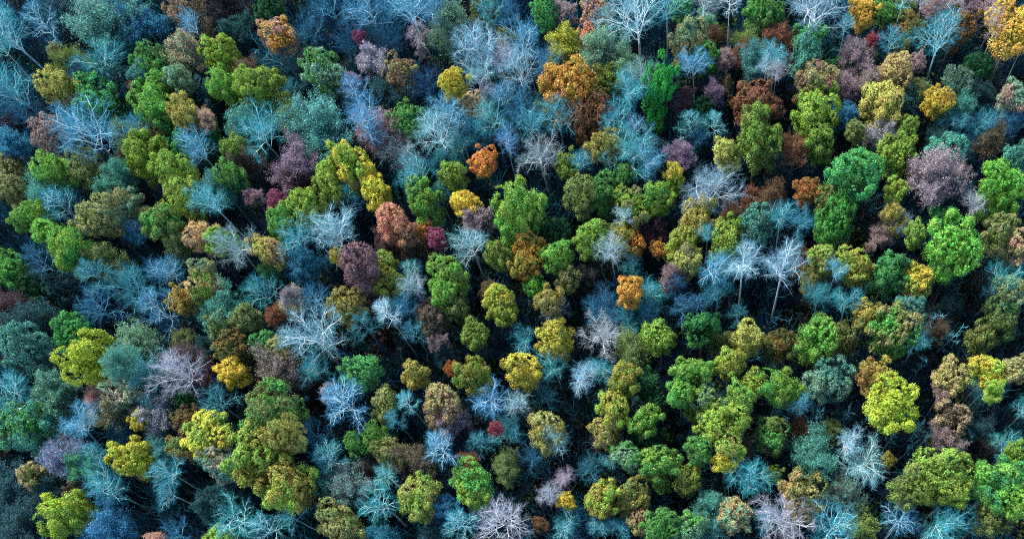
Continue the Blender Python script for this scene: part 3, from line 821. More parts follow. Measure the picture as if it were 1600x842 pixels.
fea|MR|-76.9|54.7|18.0|2.47|0.95|0|dark maroon hazy twiggy tree just above the pinkish white bare tree with thick limbs
fea|OL|-78.1|58.8|14.4|1.95|0.95|0|low olive hazy twiggy tree just above the dark maroon hazy twiggy tree
fea|DT|-75.0|56.8|14.4|2.13|0.95|0|low dark teal hazy twiggy tree beside the dark maroon hazy twiggy tree
dense|OB/OL|-68.2|55.2|19.7|2.90|1.20|0|orange brown and olive close-leaved tree just above the chrome amber tree
fea|OL|-94.7|73.3|15.6|2.84|0.95|0|low olive hazy twiggy tree just below the tall tan lumpy tree
bare|BB|-89.6|78.1|15.6|2.47|1.00|0|dim dark blue bare spreading tree beside the large green and olive lumpy tree
fea|DP|-68.5|82.8|15.6|1.41|0.95|0|small dusty pink hazy twiggy tree beside the round magenta tree
dense|DB|-91.9|87.1|12.0|2.27|1.20|0|low dark brown close-leaved tree beside the large green and olive lumpy tree
dense|MG|-63.3|80.7|18.4|1.91|1.20|0|round magenta tree with close dense foliage
oak|YG|-57.9|78.7|21.3|3.28|1.30|0|yellow green lumpy tree just below the purple pink twiggy tree
oak|G/YG|-61.5|75.8|21.1|3.10|1.30|0|green and yellow green lumpy tree just below the round magenta tree
oak|YG|-54.2|82.5|19.6|2.51|1.30|0|yellow green lumpy tree beside the yellow and green lumpy tree
oak|Y|-46.5|81.5|19.9|2.76|1.30|0|chrome yellow tree with billowing leafy lobes
bare|C|-39.6|82.4|21.4|2.94|1.00|0|cyan bare spreading tree just above the peach orange lumpy tree
oak|BG|-38.1|78.1|21.2|3.46|1.30|0|large bright green lumpy tree just above the small orange lumpy tree
oak|PO|-43.4|75.0|21.6|3.04|1.30|0|peach orange lumpy tree with billowing leafy lobes
oak|O|-38.6|74.3|16.8|1.66|1.30|0|small orange lumpy tree beside the magenta pink tree
oak|PO|-40.8|73.1|20.1|2.24|1.30|0|peach orange lumpy tree between the small orange lumpy tree and the big mauve maroon tree
dense|MG|-36.0|72.2|17.9|1.84|1.20|0|magenta pink tree with close dense foliage
dense|OY|-31.4|77.5|18.8|2.36|1.20|0|small amber tree with close dense foliage
fea|DP/PU|-29.7|75.0|17.7|2.29|0.95|0|dusty pink and purple pink hazy twiggy tree just below the small amber tree
bare|C|-53.3|81.9|15.6|2.63|1.00|0|cyan bare spreading tree just below the yellow and green lumpy tree
oak|MU/PT|-63.5|71.3|20.3|2.81|1.10|0|mustard and peach lumpy tree just above the low green lumpy tree
oak|G|-64.7|69.2|15.6|1.89|1.30|0|low green lumpy tree just below the mustard and peach lumpy tree
bare|W|-52.8|73.4|22.3|3.87|1.00|0|bright white bare tree beside the mauve tree with spreading leafless limbs
bare|C|-58.0|72.2|22.4|2.71|1.00|0|cyan bare spreading tree between the round magenta tree and the big mauve maroon tree
fea|CB|-57.8|69.2|17.8|2.90|0.95|0|dull teal blue hazy twiggy tree near the low green lumpy tree
oak|MV|-47.1|65.8|26.4|3.67|1.30|0|big mauve maroon tree with billowing leafy lobes
oak|Y|-51.7|69.6|18.7|1.43|1.30|0|small golden yellow lumpy tree beside the big mauve maroon tree
oak|OG|-44.0|68.4|18.9|2.03|1.30|0|olive green lumpy tree beside the big mauve maroon tree
oak|OG/GO|-43.2|64.4|20.0|2.74|1.30|0|olive green and ochre lumpy tree just above the slender white feathery tree
fan|W|-30.5|70.4|20.4|2.66|1.00|0|upright white fan tree with leafless branches
oak|OG|-26.0|68.2|19.6|2.10|1.30|0|olive green lumpy tree beside the upright white fan tree
oak|BG|-33.8|65.1|20.7|3.36|1.30|0|leaf green lumpy tree near the middle with billowing leafy lobes
oak|BG|-34.7|62.0|19.8|2.36|1.30|0|bright green lumpy tree just below the leaf green lumpy tree near the middle
oak|OL|-32.7|60.8|16.8|2.21|1.30|0|olive lumpy tree beside the brown close-leaved tree
oak|YG/Y|-26.4|61.5|19.0|2.86|1.30|0|yellow green and golden yellow lumpy tree near the low bright green close-leaved tree
oak|YG|-25.1|59.0|18.5|2.16|1.30|0|yellow green lumpy tree above the golden yellow and ochre lumpy tree
fern|C|-40.4|67.8|16.8|1.93|1.00|0|cyan bare feather-shaped tree beside the leaf green lumpy tree near the middle
bare|GW|-38.6|63.0|21.1|2.07|1.00|0|grey white bare spreading tree just above the brown close-leaved tree
oak|TN/GO|-49.7|61.2|20.2|2.90|1.30|0|tan and ochre lumpy tree just below the big mauve maroon tree
fea|MR|-46.3|62.7|15.6|2.87|0.95|0|low dark maroon hazy twiggy tree beside the slender white feathery tree
fea|GG/PK|-59.4|62.7|16.7|2.30|0.95|0|grey green and pink hazy twiggy tree below the low green lumpy tree
fea|PU|-58.7|62.8|20.4|1.31|0.95|0|small purple pink hazy twiggy tree near the low green lumpy tree
fea|RB|-61.9|60.3|17.2|1.71|0.95|0|dark reddish brown hazy twiggy tree above the emerald lumpy tree
bare|C|-65.5|65.6|16.8|2.75|1.00|0|cyan bare spreading tree just below the low green lumpy tree
fern|BB|-55.5|63.2|20.7|2.48|1.00|0|dim dark blue bare feather-shaped tree just above the sprawling white bare tree
bare|W|-53.9|55.3|24.0|4.25|1.00|0|sprawling white bare tree with spreading leafless limbs
fern|W|-42.1|57.7|25.2|2.01|1.00|0|slender white feathery tree with leafless branches along its stem
bare|BB|-40.5|60.2|20.7|2.43|1.00|0|dim dark blue bare spreading tree beside the slender white feathery tree
dense|BR|-36.5|58.9|18.7|2.70|1.10|0|brown close-leaved tree near the slender white feathery tree
oak|OG|-29.7|55.7|18.8|2.32|1.20|0|olive green lumpy tree below the leaf green lumpy tree near the middle
fern|CB|-47.5|58.4|19.5|2.26|1.00|0|dull teal blue bare feather-shaped tree below the big mauve maroon tree
oak|EM|-63.6|55.8|18.3|2.02|1.30|0|emerald lumpy tree just above the large brown and dusty pink hazy twiggy tree
oak|TN/OL|-60.6|54.7|19.2|2.55|1.30|0|tan and olive lumpy tree beside the emerald lumpy tree
fea|DP|-35.9|55.1|15.6|1.48|0.95|0|small dusty pink hazy twiggy tree just below the brown close-leaved tree
fea|DT|-35.2|53.9|13.2|1.49|0.95|0|small dark teal hazy twiggy tree near the ochre and yellowish tan lumpy tree
fern|CB|-39.1|56.6|19.8|1.86|1.00|0|dull teal blue bare feather-shaped tree just below the brown close-leaved tree
fea|MR|-44.9|73.8|14.4|2.36|0.95|0|low dark maroon hazy twiggy tree just below the peach orange lumpy tree
fea|BR|-40.9|72.6|13.2|2.56|0.95|0|low brown hazy twiggy tree just below the small orange lumpy tree
oak|TN|-50.5|83.5|16.8|1.49|1.30|0|small tan lumpy tree just below the yellow and green lumpy tree
fea|MR|-61.2|85.3|15.6|2.64|0.95|0|low dark maroon hazy twiggy tree just below the purple pink twiggy tree
fea|TG|-36.3|80.9|16.3|1.76|0.95|0|teal green hazy twiggy tree beside the small amber tree
fea|BR|-28.0|64.5|14.4|1.51|0.95|0|small brown hazy twiggy tree below the upright white fan tree
oak|BG/YG|-22.0|74.9|25.2|4.05|1.30|0|big green double tree with billowing leafy lobes
oak|BG|-23.2|73.2|19.4|3.26|1.30|0|bright green lumpy tree between the orange ochre lumpy tree and the big green double tree
oak|GO/O|-21.0|70.0|19.3|2.38|1.30|0|orange ochre lumpy tree with billowing leafy lobes
oak|GO/O|-21.6|66.7|19.5|2.71|1.30|0|ochre and orange lumpy tree just below the orange ochre lumpy tree
oak|BG|-16.5|67.9|20.0|2.70|1.30|0|light green tree by the orange ochre tree with billowing leafy lobes
oak|TN/OL|-15.2|64.5|16.8|1.99|1.30|0|tan and olive lumpy tree near the low bright green close-leaved tree
dense|BG|-20.5|64.1|15.6|2.01|1.20|0|low bright green close-leaved tree below the orange ochre lumpy tree
oak|TN/GO|-17.9|60.0|19.5|2.32|1.30|0|tan and ochre lumpy tree beside the low bright green close-leaved tree
bare|GW|-17.7|59.5|16.8|1.86|1.00|0|grey white bare spreading tree just above the golden yellow dome tree
oak|Y/GO|-17.5|54.8|19.8|3.25|1.30|0|golden yellow dome tree with billowing leafy lobes
bare|C|-22.2|54.8|15.6|2.23|1.00|0|cyan bare spreading tree just above the golden yellow and ochre lumpy tree
oak|OL|-12.6|77.5|20.8|2.91|1.30|0|olive lumpy tree near the yellow green and tan lumpy tree
oak|G|-9.2|78.3|19.0|2.93|1.30|0|green lumpy tree beside the yellow green and tan lumpy tree
oak|YG|-11.5|70.9|19.7|2.88|1.30|0|yellow green lumpy tree between the low orange lumpy tree and the orange ochre lumpy tree
oak|YG/TN|-4.9|75.0|19.9|3.21|1.30|0|yellow green and tan lumpy tree just above the low orange lumpy tree
oak|G/YG|-0.8|76.6|19.9|3.05|1.30|0|green and yellow green lumpy tree beside the small yellow green lumpy tree
oak|YG|2.1|78.9|17.8|1.61|1.30|0|small yellow green lumpy tree beside the pale grey bare tree
bare|GW|7.4|76.8|23.4|3.70|1.00|0|pale grey bare tree with spreading leafless limbs
dense|GO/OL|-7.1|70.7|18.9|3.04|1.20|0|ochre and olive close-leaved tree beside the low orange lumpy tree
oak|O|-4.7|70.2|15.6|1.81|1.30|0|low orange lumpy tree just above the cyan bare fan-shaped tree
bare|W|-6.1|73.0|19.6|1.32|1.00|0|small white bare spreading tree just below the yellow green and tan lumpy tree
dense|O|-1.1|69.5|14.4|1.51|1.20|0|small orange close-leaved tree beside the low orange lumpy tree
bare|GW|-8.2|67.2|21.7|2.40|1.00|0|grey white bare spreading tree beside the cyan bare fan-shaped tree
fan|C|-5.3|67.1|14.4|1.70|1.00|0|cyan bare fan-shaped tree just above the lone round orange tree
oak|O|-5.6|60.6|20.4|2.25|1.30|0|lone round orange tree with billowing leafy lobes
bare|C|-2.2|61.8|15.6|2.04|1.00|0|cyan bare spreading tree beside the lone round orange tree
fea|DP/MR|0.5|64.6|16.1|1.83|0.95|0|dusty pink and dark maroon hazy twiggy tree beside the yellowish tan and tan lumpy tree
oak|YT|4.9|72.5|20.5|3.31|1.30|0|large yellowish tan lumpy tree just below the pale grey bare tree
oak|YG|2.2|68.9|19.4|2.67|1.30|0|yellow green lumpy tree just above the yellowish tan and tan lumpy tree
oak|YT/TN|3.1|65.7|19.5|2.31|1.30|0|yellowish tan and tan lumpy tree beside the dusty pink and dark maroon hazy twiggy tree
oak|YG|9.1|68.2|20.9|2.95|1.30|0|yellow green tree above the tall white tree with billowing leafy lobes
oak|TG|13.5|70.4|20.6|2.96|1.30|0|teal green lumpy tree near the pale grey bare tree
fea|RB|10.5|73.6|15.6|1.86|0.95|0|low dark reddish brown hazy twiggy tree just below the pale grey bare tree
fea|RB|14.2|77.4|14.4|1.69|0.95|0|low dark reddish brown hazy twiggy tree beside the pale grey bare tree
bare|B|7.3|63.8|21.5|2.53|1.00|0|pale blue bare spreading tree beside the yellowish tan and tan lumpy tree
bare|CB|7.3|60.9|16.8|2.38|1.00|0|dull teal blue bare spreading tree just above the round emerald tree
bare|W|10.9|61.0|28.8|2.78|1.00|0|tall white bare tree with a straight trunk with spreading leafless limbs
oak|EM/DG|4.5|54.5|20.5|2.87|1.30|0|round emerald tree with billowing leafy lobes
oak|OG/YG|-1.7|53.3|19.9|2.57|1.30|0|olive green and yellow green lumpy tree beside the round emerald tree
fea|OL|-5.1|52.2|16.8|2.50|0.95|0|olive hazy twiggy tree beside the olive green and yellow green lumpy tree
bare|PW|-9.9|54.5|19.2|2.72|1.00|0|cream and white half bare tree with spreading leafless limbs
bare|CB|-4.2|59.4|14.4|2.23|1.00|0|dull teal blue bare spreading tree just below the lone round orange tree
bare|BB|-10.2|61.6|14.4|2.25|1.00|0|dim dark blue bare spreading tree beside the lone round orange tree
bare|BB|-8.8|59.0|14.4|2.05|1.00|0|dim dark blue bare spreading tree just below the lone round orange tree
bare|BB|-11.3|59.5|14.4|2.06|1.00|0|dim dark blue bare spreading tree just above the cream and white half bare tree
bare|CB|-6.5|57.1|15.6|2.03|1.00|0|dull teal blue bare spreading tree below and left of the lone round orange tree
fern|BB|2.0|58.6|16.8|1.83|1.00|0|dim dark blue bare feather-shaped tree beside the round emerald tree
oak|YT|11.5|52.8|19.5|2.70|1.30|0|yellowish tan lumpy tree beside the low orange brown and olive close-leaved tree
fern|CB|10.1|57.9|14.4|1.46|1.00|0|small dull teal blue bare feather-shaped tree beside the round emerald tree
fern|BB|1.0|62.7|16.8|1.85|1.00|0|dim dark blue bare feather-shaped tree above the round emerald tree
bare|C|6.1|68.8|19.9|1.47|1.00|0|small cyan bare spreading tree beside the yellowish tan and tan lumpy tree
fea|OL|7.4|52.6|14.4|1.79|0.95|0|low olive hazy twiggy tree beside the round emerald tree
dense|DG|-17.8|73.7|15.6|2.97|1.20|0|low dark green close-leaved tree beside the orange ochre lumpy tree
fea|MR|-2.1|72.8|14.4|2.46|0.95|0|low dark maroon hazy twiggy tree beside the low orange lumpy tree
bare|CB|-3.2|59.7|14.4|1.67|1.00|0|dull teal blue bare spreading tree beside the lone round orange tree
fea|DB|-13.3|65.2|13.2|2.46|0.95|0|low dark brown hazy twiggy tree near the low bright green close-leaved tree
fern|BB|4.7|60.0|15.6|1.47|1.00|0|small dim dark blue bare feather-shaped tree just above the round emerald tree
bare|W|15.9|60.0|28.8|2.93|1.00|0|broad white bare tree by the tall white tree with spreading leafless limbs
bare|C|17.6|70.9|21.5|2.19|1.00|0|cyan bare spreading tree between the burnt orange tree and the large yellowish tan lumpy tree
bare|CB|20.2|69.7|21.2|2.00|1.00|0|dull teal blue bare spreading tree beside the large green lumpy tree
dense|RO|21.9|75.7|19.2|2.15|1.10|0|burnt orange tree with close dense foliage
fea|RB|17.2|76.1|15.6|2.05|0.95|0|low dark reddish brown hazy twiggy tree near the burnt orange tree
oak|YG|34.7|74.4|19.7|1.82|1.30|0|yellow green lumpy tree between the emerald lumpy tree and the emerald hazy twiggy tree
oak|TN/GO|34.0|70.8|19.4|2.19|1.30|0|tan and ochre lumpy tree near the emerald hazy twiggy tree
bare|GW|35.1|70.1|16.8|2.01|1.00|0|grey white bare spreading tree just above the emerald tree between two gold ones
fea|DP|32.1|69.1|15.6|1.81|0.95|0|low dusty pink hazy twiggy tree above the ochre and yellow green lumpy tree
pom|BB|44.8|75.2|16.8|1.47|1.00|0|small dim dark blue bare bushy-twigged tree just above the emerald hazy twiggy tree
bare|PW|45.1|70.6|20.5|1.61|1.00|0|pinkish grey bare spreading tree beside the emerald hazy twiggy tree
oak|BG|49.9|74.4|21.6|3.76|1.50|0|tall bright green tree at the edge with billowing leafy lobes
oak|G|25.6|71.2|19.4|3.34|1.30|0|large green lumpy tree just above the tan and yellow green lumpy tree
oak|OL|24.6|74.6|18.4|2.15|1.30|0|olive lumpy tree beside the burnt orange tree
oak|TN/YG|23.1|64.7|19.4|2.26|1.30|0|tan and yellow green lumpy tree beside the ochre and yellow green lumpy tree
oak|GO/YG|27.5|62.9|20.2|2.88|1.30|0|ochre and yellow green lumpy tree beside the emerald tree between two gold ones
oak|EM|31.9|61.5|19.7|3.29|1.05|0|emerald tree between two gold ones with billowing leafy lobes
oak|OG/Y|36.1|60.5|19.8|2.53|1.30|0|olive green and golden yellow lumpy tree beside the emerald tree between two gold ones
oak|BG|40.8|63.6|25.2|4.34|1.30|0|widest bright green tree with billowing leafy lobes
oak|OG|36.5|67.3|19.5|1.79|1.30|0|olive green lumpy tree near the emerald hazy twiggy tree
oak|TN/OL|48.8|66.8|19.5|2.71|1.30|0|tan and olive lumpy tree just below the tall bright green tree at the edge
oak|TN/PK|50.7|65.1|19.6|2.69|1.30|0|tan and pink lumpy tree above the leaning white bare tree
fea|EM|42.1|70.9|16.5|1.97|0.95|0|emerald hazy twiggy tree just above the widest bright green tree
bare|C|47.5|59.2|19.2|2.61|1.00|0.4|leaning white bare tree with spreading leafless limbs
oak|GG/TN|48.5|57.5|19.3|2.65|1.30|0|grey green and tan lumpy tree beside the leaning white bare tree
bare|CB|22.3|59.0|18.0|2.33|1.00|0|dull teal blue bare spreading tree just above the fresh green tree with ragged edges
bare|C|24.1|61.3|21.6|1.59|1.00|0|cyan bare spreading tree beside the ochre and yellow green lumpy tree
bare|C|26.2|58.1|18.0|2.31|1.00|0|cyan bare spreading tree just below the ochre and yellow green lumpy tree
fea|OL|21.8|63.4|14.4|1.99|0.95|0|low olive hazy twiggy tree just below the tan and yellow green lumpy tree
fea|RB|20.3|66.7|13.2|1.65|0.95|0|low dark reddish brown hazy twiggy tree below the burnt orange tree
oak|BG|20.9|52.4|21.5|3.50|1.30|0|fresh green tree with ragged edges with billowing leafy lobes
dense|GO/OL|28.6|55.4|18.4|2.53|1.20|0|ochre and olive close-leaved tree beside the wide green and tan tree
oak|G/TN|31.8|52.5|21.9|3.84|1.30|0|wide green and tan tree with billowing leafy lobes
oak|TG|33.9|55.2|20.2|2.34|1.30|0|teal green lumpy tree just above the wide green and tan tree
bare|C|34.5|50.7|19.2|1.73|1.00|0|cyan bare spreading tree between the wide green and tan tree and the rusty tan tree
oak|DG/OL|47.4|54.5|18.0|3.10|1.30|0|large dark green and olive lumpy tree just below the leaning white bare tree
oak|OL|44.4|52.2|15.6|2.36|1.30|0|low olive lumpy tree beside the large dark green and olive lumpy tree
fea|BR|38.6|54.1|13.2|1.58|0.95|0|low brown hazy twiggy tree beside the wide green and tan tree
dense|OB/OL|16.1|52.4|15.6|2.59|1.20|0|low orange brown and olive close-leaved tree beside the fresh green tree with ragged edges
oak|OL|25.1|53.3|15.6|2.41|1.30|0|low olive lumpy tree beside the fresh green tree with ragged edges
fea|DT|41.7|58.5|12.0|1.78|0.95|0|low dark teal hazy twiggy tree near the olive green and golden yellow lumpy tree
sap|CB|37.9|56.0|16.8|1.58|1.00|0|dull teal blue bare thin-stemmed sapling beside the wide green and tan tree
sap|CB|39.5|52.6|16.8|1.39|1.00|0|dull teal blue bare thin-stemmed sapling above the tan and yellowish tan lumpy tree
oak|CR/GG|-85.4|48.3|20.5|3.22|1.30|0|cream mottled tree with billowing leafy lobes
fea|PT/TG|-89.3|46.9|17.2|2.84|0.95|0|peach and teal green hazy twiggy tree beside the pink hazy twiggy tree
fea|PK|-91.1|48.2|16.8|1.71|0.95|0|pink hazy twiggy tree beside the peach and teal green hazy twiggy tree
pom|C|-104.5|49.5|21.2|3.84|1.00|0|large cyan bare bushy-twigged tree beside the grey green and teal green hazy twiggy tree
fea|GG/TG|-99.3|50.1|17.9|3.26|0.95|0|grey green and teal green hazy twiggy tree near the pink hazy twiggy tree
oak|TG/G|-101.2|43.9|21.1|4.11|1.30|0|large teal green and green lumpy tree just above the peach and olive lumpy tree
bare|B|-91.5|43.9|21.7|3.00|1.00|0.5|pale blue bare spreading tree beside the peach and teal green hazy twiggy tree
bare|BB|-88.2|44.0|13.2|2.32|1.00|0|dim dark blue bare spreading tree beside the tiny golden tree
dense|Y|-82.2|44.3|18.8|1.68|1.20|0|tiny golden tree with close dense foliage
fea|PW|-80.1|45.2|17.7|2.99|0.95|0|pinkish grey hazy twiggy tree beside the tiny golden tree
fea|TG/CB|-81.7|51.2|17.6|3.42|0.95|0|large teal green and dull teal blue hazy twiggy tree beside the cream mottled tree
bare|PW|-75.1|50.3|24.0|3.35|1.00|0|pinkish white bare tree with thick limbs
dense|DG|-78.1|47.3|15.6|2.59|1.20|0|low dark green close-leaved tree beside the brown and orange brown close-leaved tree
oak|OY|-67.8|51.3|19.3|2.37|1.30|0|chrome amber tree with billowing leafy lobes
pom|CB|-69.4|46.0|20.4|2.79|1.00|0|dull teal blue bare bushy-twigged tree just above the broad yellow lumpy tree
dense|BR/OB|-74.2|44.1|18.2|2.87|1.20|0|brown and orange brown close-leaved tree beside the broad yellow lumpy tree
dense|OB/OL|-74.9|39.9|18.8|2.50|1.20|0|orange brown and olive close-leaved tree beside the broad yellow lumpy tree
oak|Y/YG|-69.8|41.2|20.9|3.80|0.70|0|broad yellow lumpy tree with billowing leafy lobes
oak|LM/Y|-82.4|38.2|20.1|3.45|1.30|0|acid yellow tree with ragged lobes
fea|PU/CB|-94.3|39.1|18.2|2.79|0.95|0|purple pink and dull teal blue hazy twiggy tree beside the peach and olive lumpy tree
fea|TG/G|-91.2|37.0|18.1|2.58|0.95|0|teal green and green hazy twiggy tree near the peach and olive lumpy tree
bare|C|-89.6|39.1|18.0|2.25|1.00|0|cyan bare spreading tree between the tiny golden tree and the peach and olive lumpy tree
bare|C|-86.8|33.6|20.4|2.93|1.00|0|cyan bare tree with a long fallen looking trunk with spreading leafless limbs
oak|PT/OL|-99.6|36.5|18.2|2.19|1.30|0|peach and olive lumpy tree beside the purple pink and dull teal blue hazy twiggy tree
fea|DT|-98.0|35.4|14.4|2.26|0.95|0|low dark teal hazy twiggy tree beside the peach and olive lumpy tree
oak|LM/YG|-92.4|30.1|21.0|3.82|1.30|0|lime yellow tree near the bottom corner with billowing leafy lobes
dense|BR|-92.4|34.8|15.6|2.37|1.20|0|low brown close-leaved tree just below the teal green and green hazy twiggy tree
fea|CB|-86.4|28.2|16.8|3.09|0.95|0|dull teal blue hazy twiggy tree beside the lime yellow tree near the bottom corner
bare|C|-75.4|35.1|20.9|2.18|1.00|0|cyan bare spreading tree between the cream and teal tree and the pink hazy twiggy tree
bare|C|-75.7|32.6|18.0|1.83|1.00|0|cyan bare spreading tree near the cream and teal tree
oak|CR/TG|-67.7|36.4|20.9|3.00|1.30|0|cream and teal tree with billowing leafy lobes
fea|DT|-69.9|31.5|15.6|3.09|0.95|0|low dark teal hazy twiggy tree just below the cream and teal tree
pom|C|-64.6|28.2|20.5|3.19|1.00|0|large cyan bare bushy-twigged tree below the cream and teal tree
fea|TG|-79.8|39.6|15.6|2.04|0.95|0|low teal green hazy twiggy tree beside the acid yellow tree with ragged lobes
fea|DT|-105.9|35.9|13.2|3.65|0.95|0|large dark teal hazy twiggy tree beside the peach and olive lumpy tree
fea|DT|-103.1|30.7|13.2|3.79|0.95|0|large dark teal hazy twiggy tree just below the peach and olive lumpy tree
fea|MR|-73.4|51.2|15.6|2.09|0.95|0|low dark maroon hazy twiggy tree beside the pinkish white bare tree with thick limbs
oak|YG|-67.2|25.9|18.6|2.07|1.30|0|yellow green lumpy tree below the cream and teal tree
fea|PK|-77.6|26.5|15.6|1.25|0.95|0|small pink hazy twiggy tree below the acid yellow tree with ragged lobes
bare|BB|-73.3|26.2|20.6|1.96|1.00|0|dim dark blue bare spreading tree below the cream and teal tree
fea|DB|-107.4|42.5|13.2|2.13|0.95|0|low dark brown hazy twiggy tree beside the large teal green and green lumpy tree
fea|BR/DP|-62.0|51.7|17.4|3.38|0.95|0|large brown and dusty pink hazy twiggy tree just below the emerald lumpy tree
dense|OB|-62.1|47.2|18.0|2.70|1.20|0|orange brown close-leaved tree just above the large olive and green lumpy tree
oak|OL/G|-59.5|43.6|25.2|4.52|1.30|0|large olive and green lumpy tree just above the massive olive tree
oak|YT|-55.7|39.1|27.6|2.80|1.30|0|tan gold cap on a big green crown with billowing leafy lobes
oak|OG/GO|-60.4|37.7|26.4|4.94|1.30|0|massive olive tree with billowing leafy lobes
oak|YG/MU|-56.1|32.6|25.2|4.22|1.30|0|big yellow green tree below the massive olive tree with billowing leafy lobes
bare|C|-55.6|52.0|16.8|2.45|1.00|0|cyan bare spreading tree just below the sprawling white bare tree
oak|EM|-46.9|50.4|21.5|3.42|1.30|0|emerald tree near the sprawling white tree with billowing leafy lobes
fern|B|-47.6|43.9|26.4|3.19|1.00|0|blue herringbone tree with leafless branches along its stem
fea|PW|-52.3|48.3|16.3|1.47|0.95|0|small pinkish grey hazy twiggy tree beside the blue herringbone tree
fern|BB|-55.1|41.4|16.8|2.58|1.00|0|dim dark blue bare feather-shaped tree near the low green close-leaved tree
oak|TN/OL|-43.2|45.4|19.9|2.70|1.30|0|tan and olive lumpy tree beside the blue herringbone tree
fern|C|-39.2|44.5|21.6|1.62|1.00|0|cyan bare feather-shaped tree beside the tan dome tree
fern|CB|-41.2|42.2|20.4|1.62|1.00|0|dull teal blue bare feather-shaped tree beside the small vivid green tree
dense|BG|-44.4|40.3|18.7|2.27|1.20|0|small vivid green tree with close dense foliage
dense|G|-48.0|39.9|15.6|2.14|1.20|0|low green close-leaved tree beside the small vivid green tree
oak|OL/TN|-41.7|37.5|19.9|2.64|1.30|0|olive and tan lumpy tree beside the small vivid green tree
fea|BR|-38.0|37.1|18.0|2.65|0.95|0|brown hazy twiggy tree beside the olive and tan lumpy tree
fern|B|-33.4|37.3|25.2|2.42|1.00|0|narrow herringbone tree with leafless branches along its stem
oak|GO/YT|-38.6|49.9|18.4|2.14|1.30|0|ochre and yellowish tan lumpy tree just above the tan dome tree
dense|RO|-33.7|51.3|14.4|1.38|1.20|0|small burnt orange close-leaved tree near the ochre and yellowish tan lumpy tree
oak|OG/GO|-29.5|48.7|20.5|2.92|1.30|0|olive green and ochre lumpy tree beside the tan dome tree
oak|TN/PB|-34.8|45.1|20.2|3.50|1.30|0|tan dome tree with billowing leafy lobes
fea|PU|-33.8|42.8|15.6|1.98|0.95|0|low purple pink hazy twiggy tree just below the tan dome tree
pom|B|-26.8|44.5|19.7|2.69|1.00|0|pale blue bare bushy-twigged tree just above the small crimson tree
dense|RD|-25.6|39.6|21.6|1.13|1.20|0|small crimson tree with close dense foliage
bare|C|-25.8|40.7|14.4|1.81|1.00|0|cyan bare spreading tree beside the small crimson tree
fern|CB|-29.4|39.8|15.6|1.98|1.00|0|dull teal blue bare feather-shaped tree beside the small crimson tree
oak|OG/YT|-37.2|30.8|20.1|3.31|1.05|0|olive dome tree with billowing leafy lobes
oak|G/YG|-29.6|32.4|20.1|3.37|1.05|0|smooth green dome tree with billowing leafy lobes
fern|C|-50.8|36.8|20.5|2.50|1.00|0|cyan bare feather-shaped tree just above the teal green close-leaved tree
dense|TG|-52.2|33.7|16.8|2.44|1.20|0|teal green close-leaved tree beside the teal green and purple pink hazy twiggy tree
fea|TG/PU|-48.2|33.3|17.4|2.65|0.95|0|teal green and purple pink hazy twiggy tree beside the teal green close-leaved tree
fern|C|-42.5|34.5|20.1|1.86|1.00|0|cyan bare feather-shaped tree just below the olive and tan lumpy tree
pom|C|-43.2|29.8|20.5|3.32|1.00|0|pale cyan tufted tree with dense leafless twigs
oak|OL/TN|-48.7|27.0|20.9|3.65|1.30|0|large olive and tan lumpy tree beside the cyan bare bushy-twigged tree
pom|C|-56.0|28.7|18.3|1.96|1.00|0|cyan bare bushy-twigged tree beside the large olive and tan lumpy tree
fern|C|-60.8|27.5|19.9|2.65|1.00|0|cyan bare feather-shaped tree beside the cyan bare bushy-twigged tree
fea|CB|-43.4|26.3|14.4|2.29|0.95|0|low dull teal blue hazy twiggy tree just below the pale cyan tufted tree
fern|C|-31.4|27.3|20.3|2.41|1.00|0|cyan bare feather-shaped tree just below the smooth green dome tree
fea|CB|-34.8|30.0|15.6|2.10|0.95|0|low dull teal blue hazy twiggy tree beside the smooth green dome tree
fea|DT|-35.6|26.6|13.2|1.93|0.95|0|low dark teal hazy twiggy tree just below the olive dome tree
pom|PW|-24.6|27.5|21.6|3.83|1.00|0|white pompom bare tree with dense leafless twigs
oak|Y/GO|-22.5|49.4|20.8|2.90|1.30|0|golden yellow and ochre lumpy tree beside the golden yellow dome tree
fea|OL|-25.7|35.7|15.6|1.93|0.95|0|low olive hazy twiggy tree beside the smooth green dome tree
fea|DB|-46.7|35.6|13.2|1.99|0.95|0|low dark brown hazy twiggy tree beside the teal green and purple pink hazy twiggy tree
fea|RB|-30.6|37.0|14.4|1.42|0.95|0|small dark reddish brown hazy twiggy tree just above the smooth green dome tree
bare|C|-17.8|50.5|16.8|2.37|1.00|0|cyan bare spreading tree just below the golden yellow dome tree
bare|W|-13.4|47.9|20.4|2.13|1.00|0|white bare spreading tree below the cream and white half bare tree
bare|C|-10.1|49.4|18.0|1.98|1.00|0|cyan bare spreading tree just below the cream and white half bare tree
bare|CB|-19.3|46.6|13.2|1.65|1.00|0|dull teal blue bare spreading tree above and right of the small crimson tree
bare|W|-22.9|44.5|18.0|1.98|1.00|0|white bare spreading tree between the small crimson tree and the golden yellow dome tree
oak|TN/GO|-18.9|40.2|20.8|2.97|1.30|0|tan and ochre lumpy tree near the small crimson tree
bare|W|-16.7|39.1|19.2|1.93|1.00|0|white bare spreading tree between the small crimson tree and the rounded yellow green tree
bare|BB|-21.4|37.2|14.4|1.79|1.00|0|dim dark blue bare spreading tree near the small pinkish bare tree
bare|CB|-23.9|41.0|15.6|1.98|1.00|0|dull teal blue bare spreading tree beside the small crimson tree and the narrow herringbone tree
bare|CB|-12.8|34.8|15.6|1.93|1.00|0|dull teal blue bare spreading tree just above the rounded yellow green tree
bare|C|-9.4|36.3|15.6|1.58|1.00|0|cyan bare spreading tree beside the grey green and green lumpy tree
bare|PU|-16.2|33.2|18.0|1.56|1.00|0|small pinkish bare tree with spreading leafless limbs
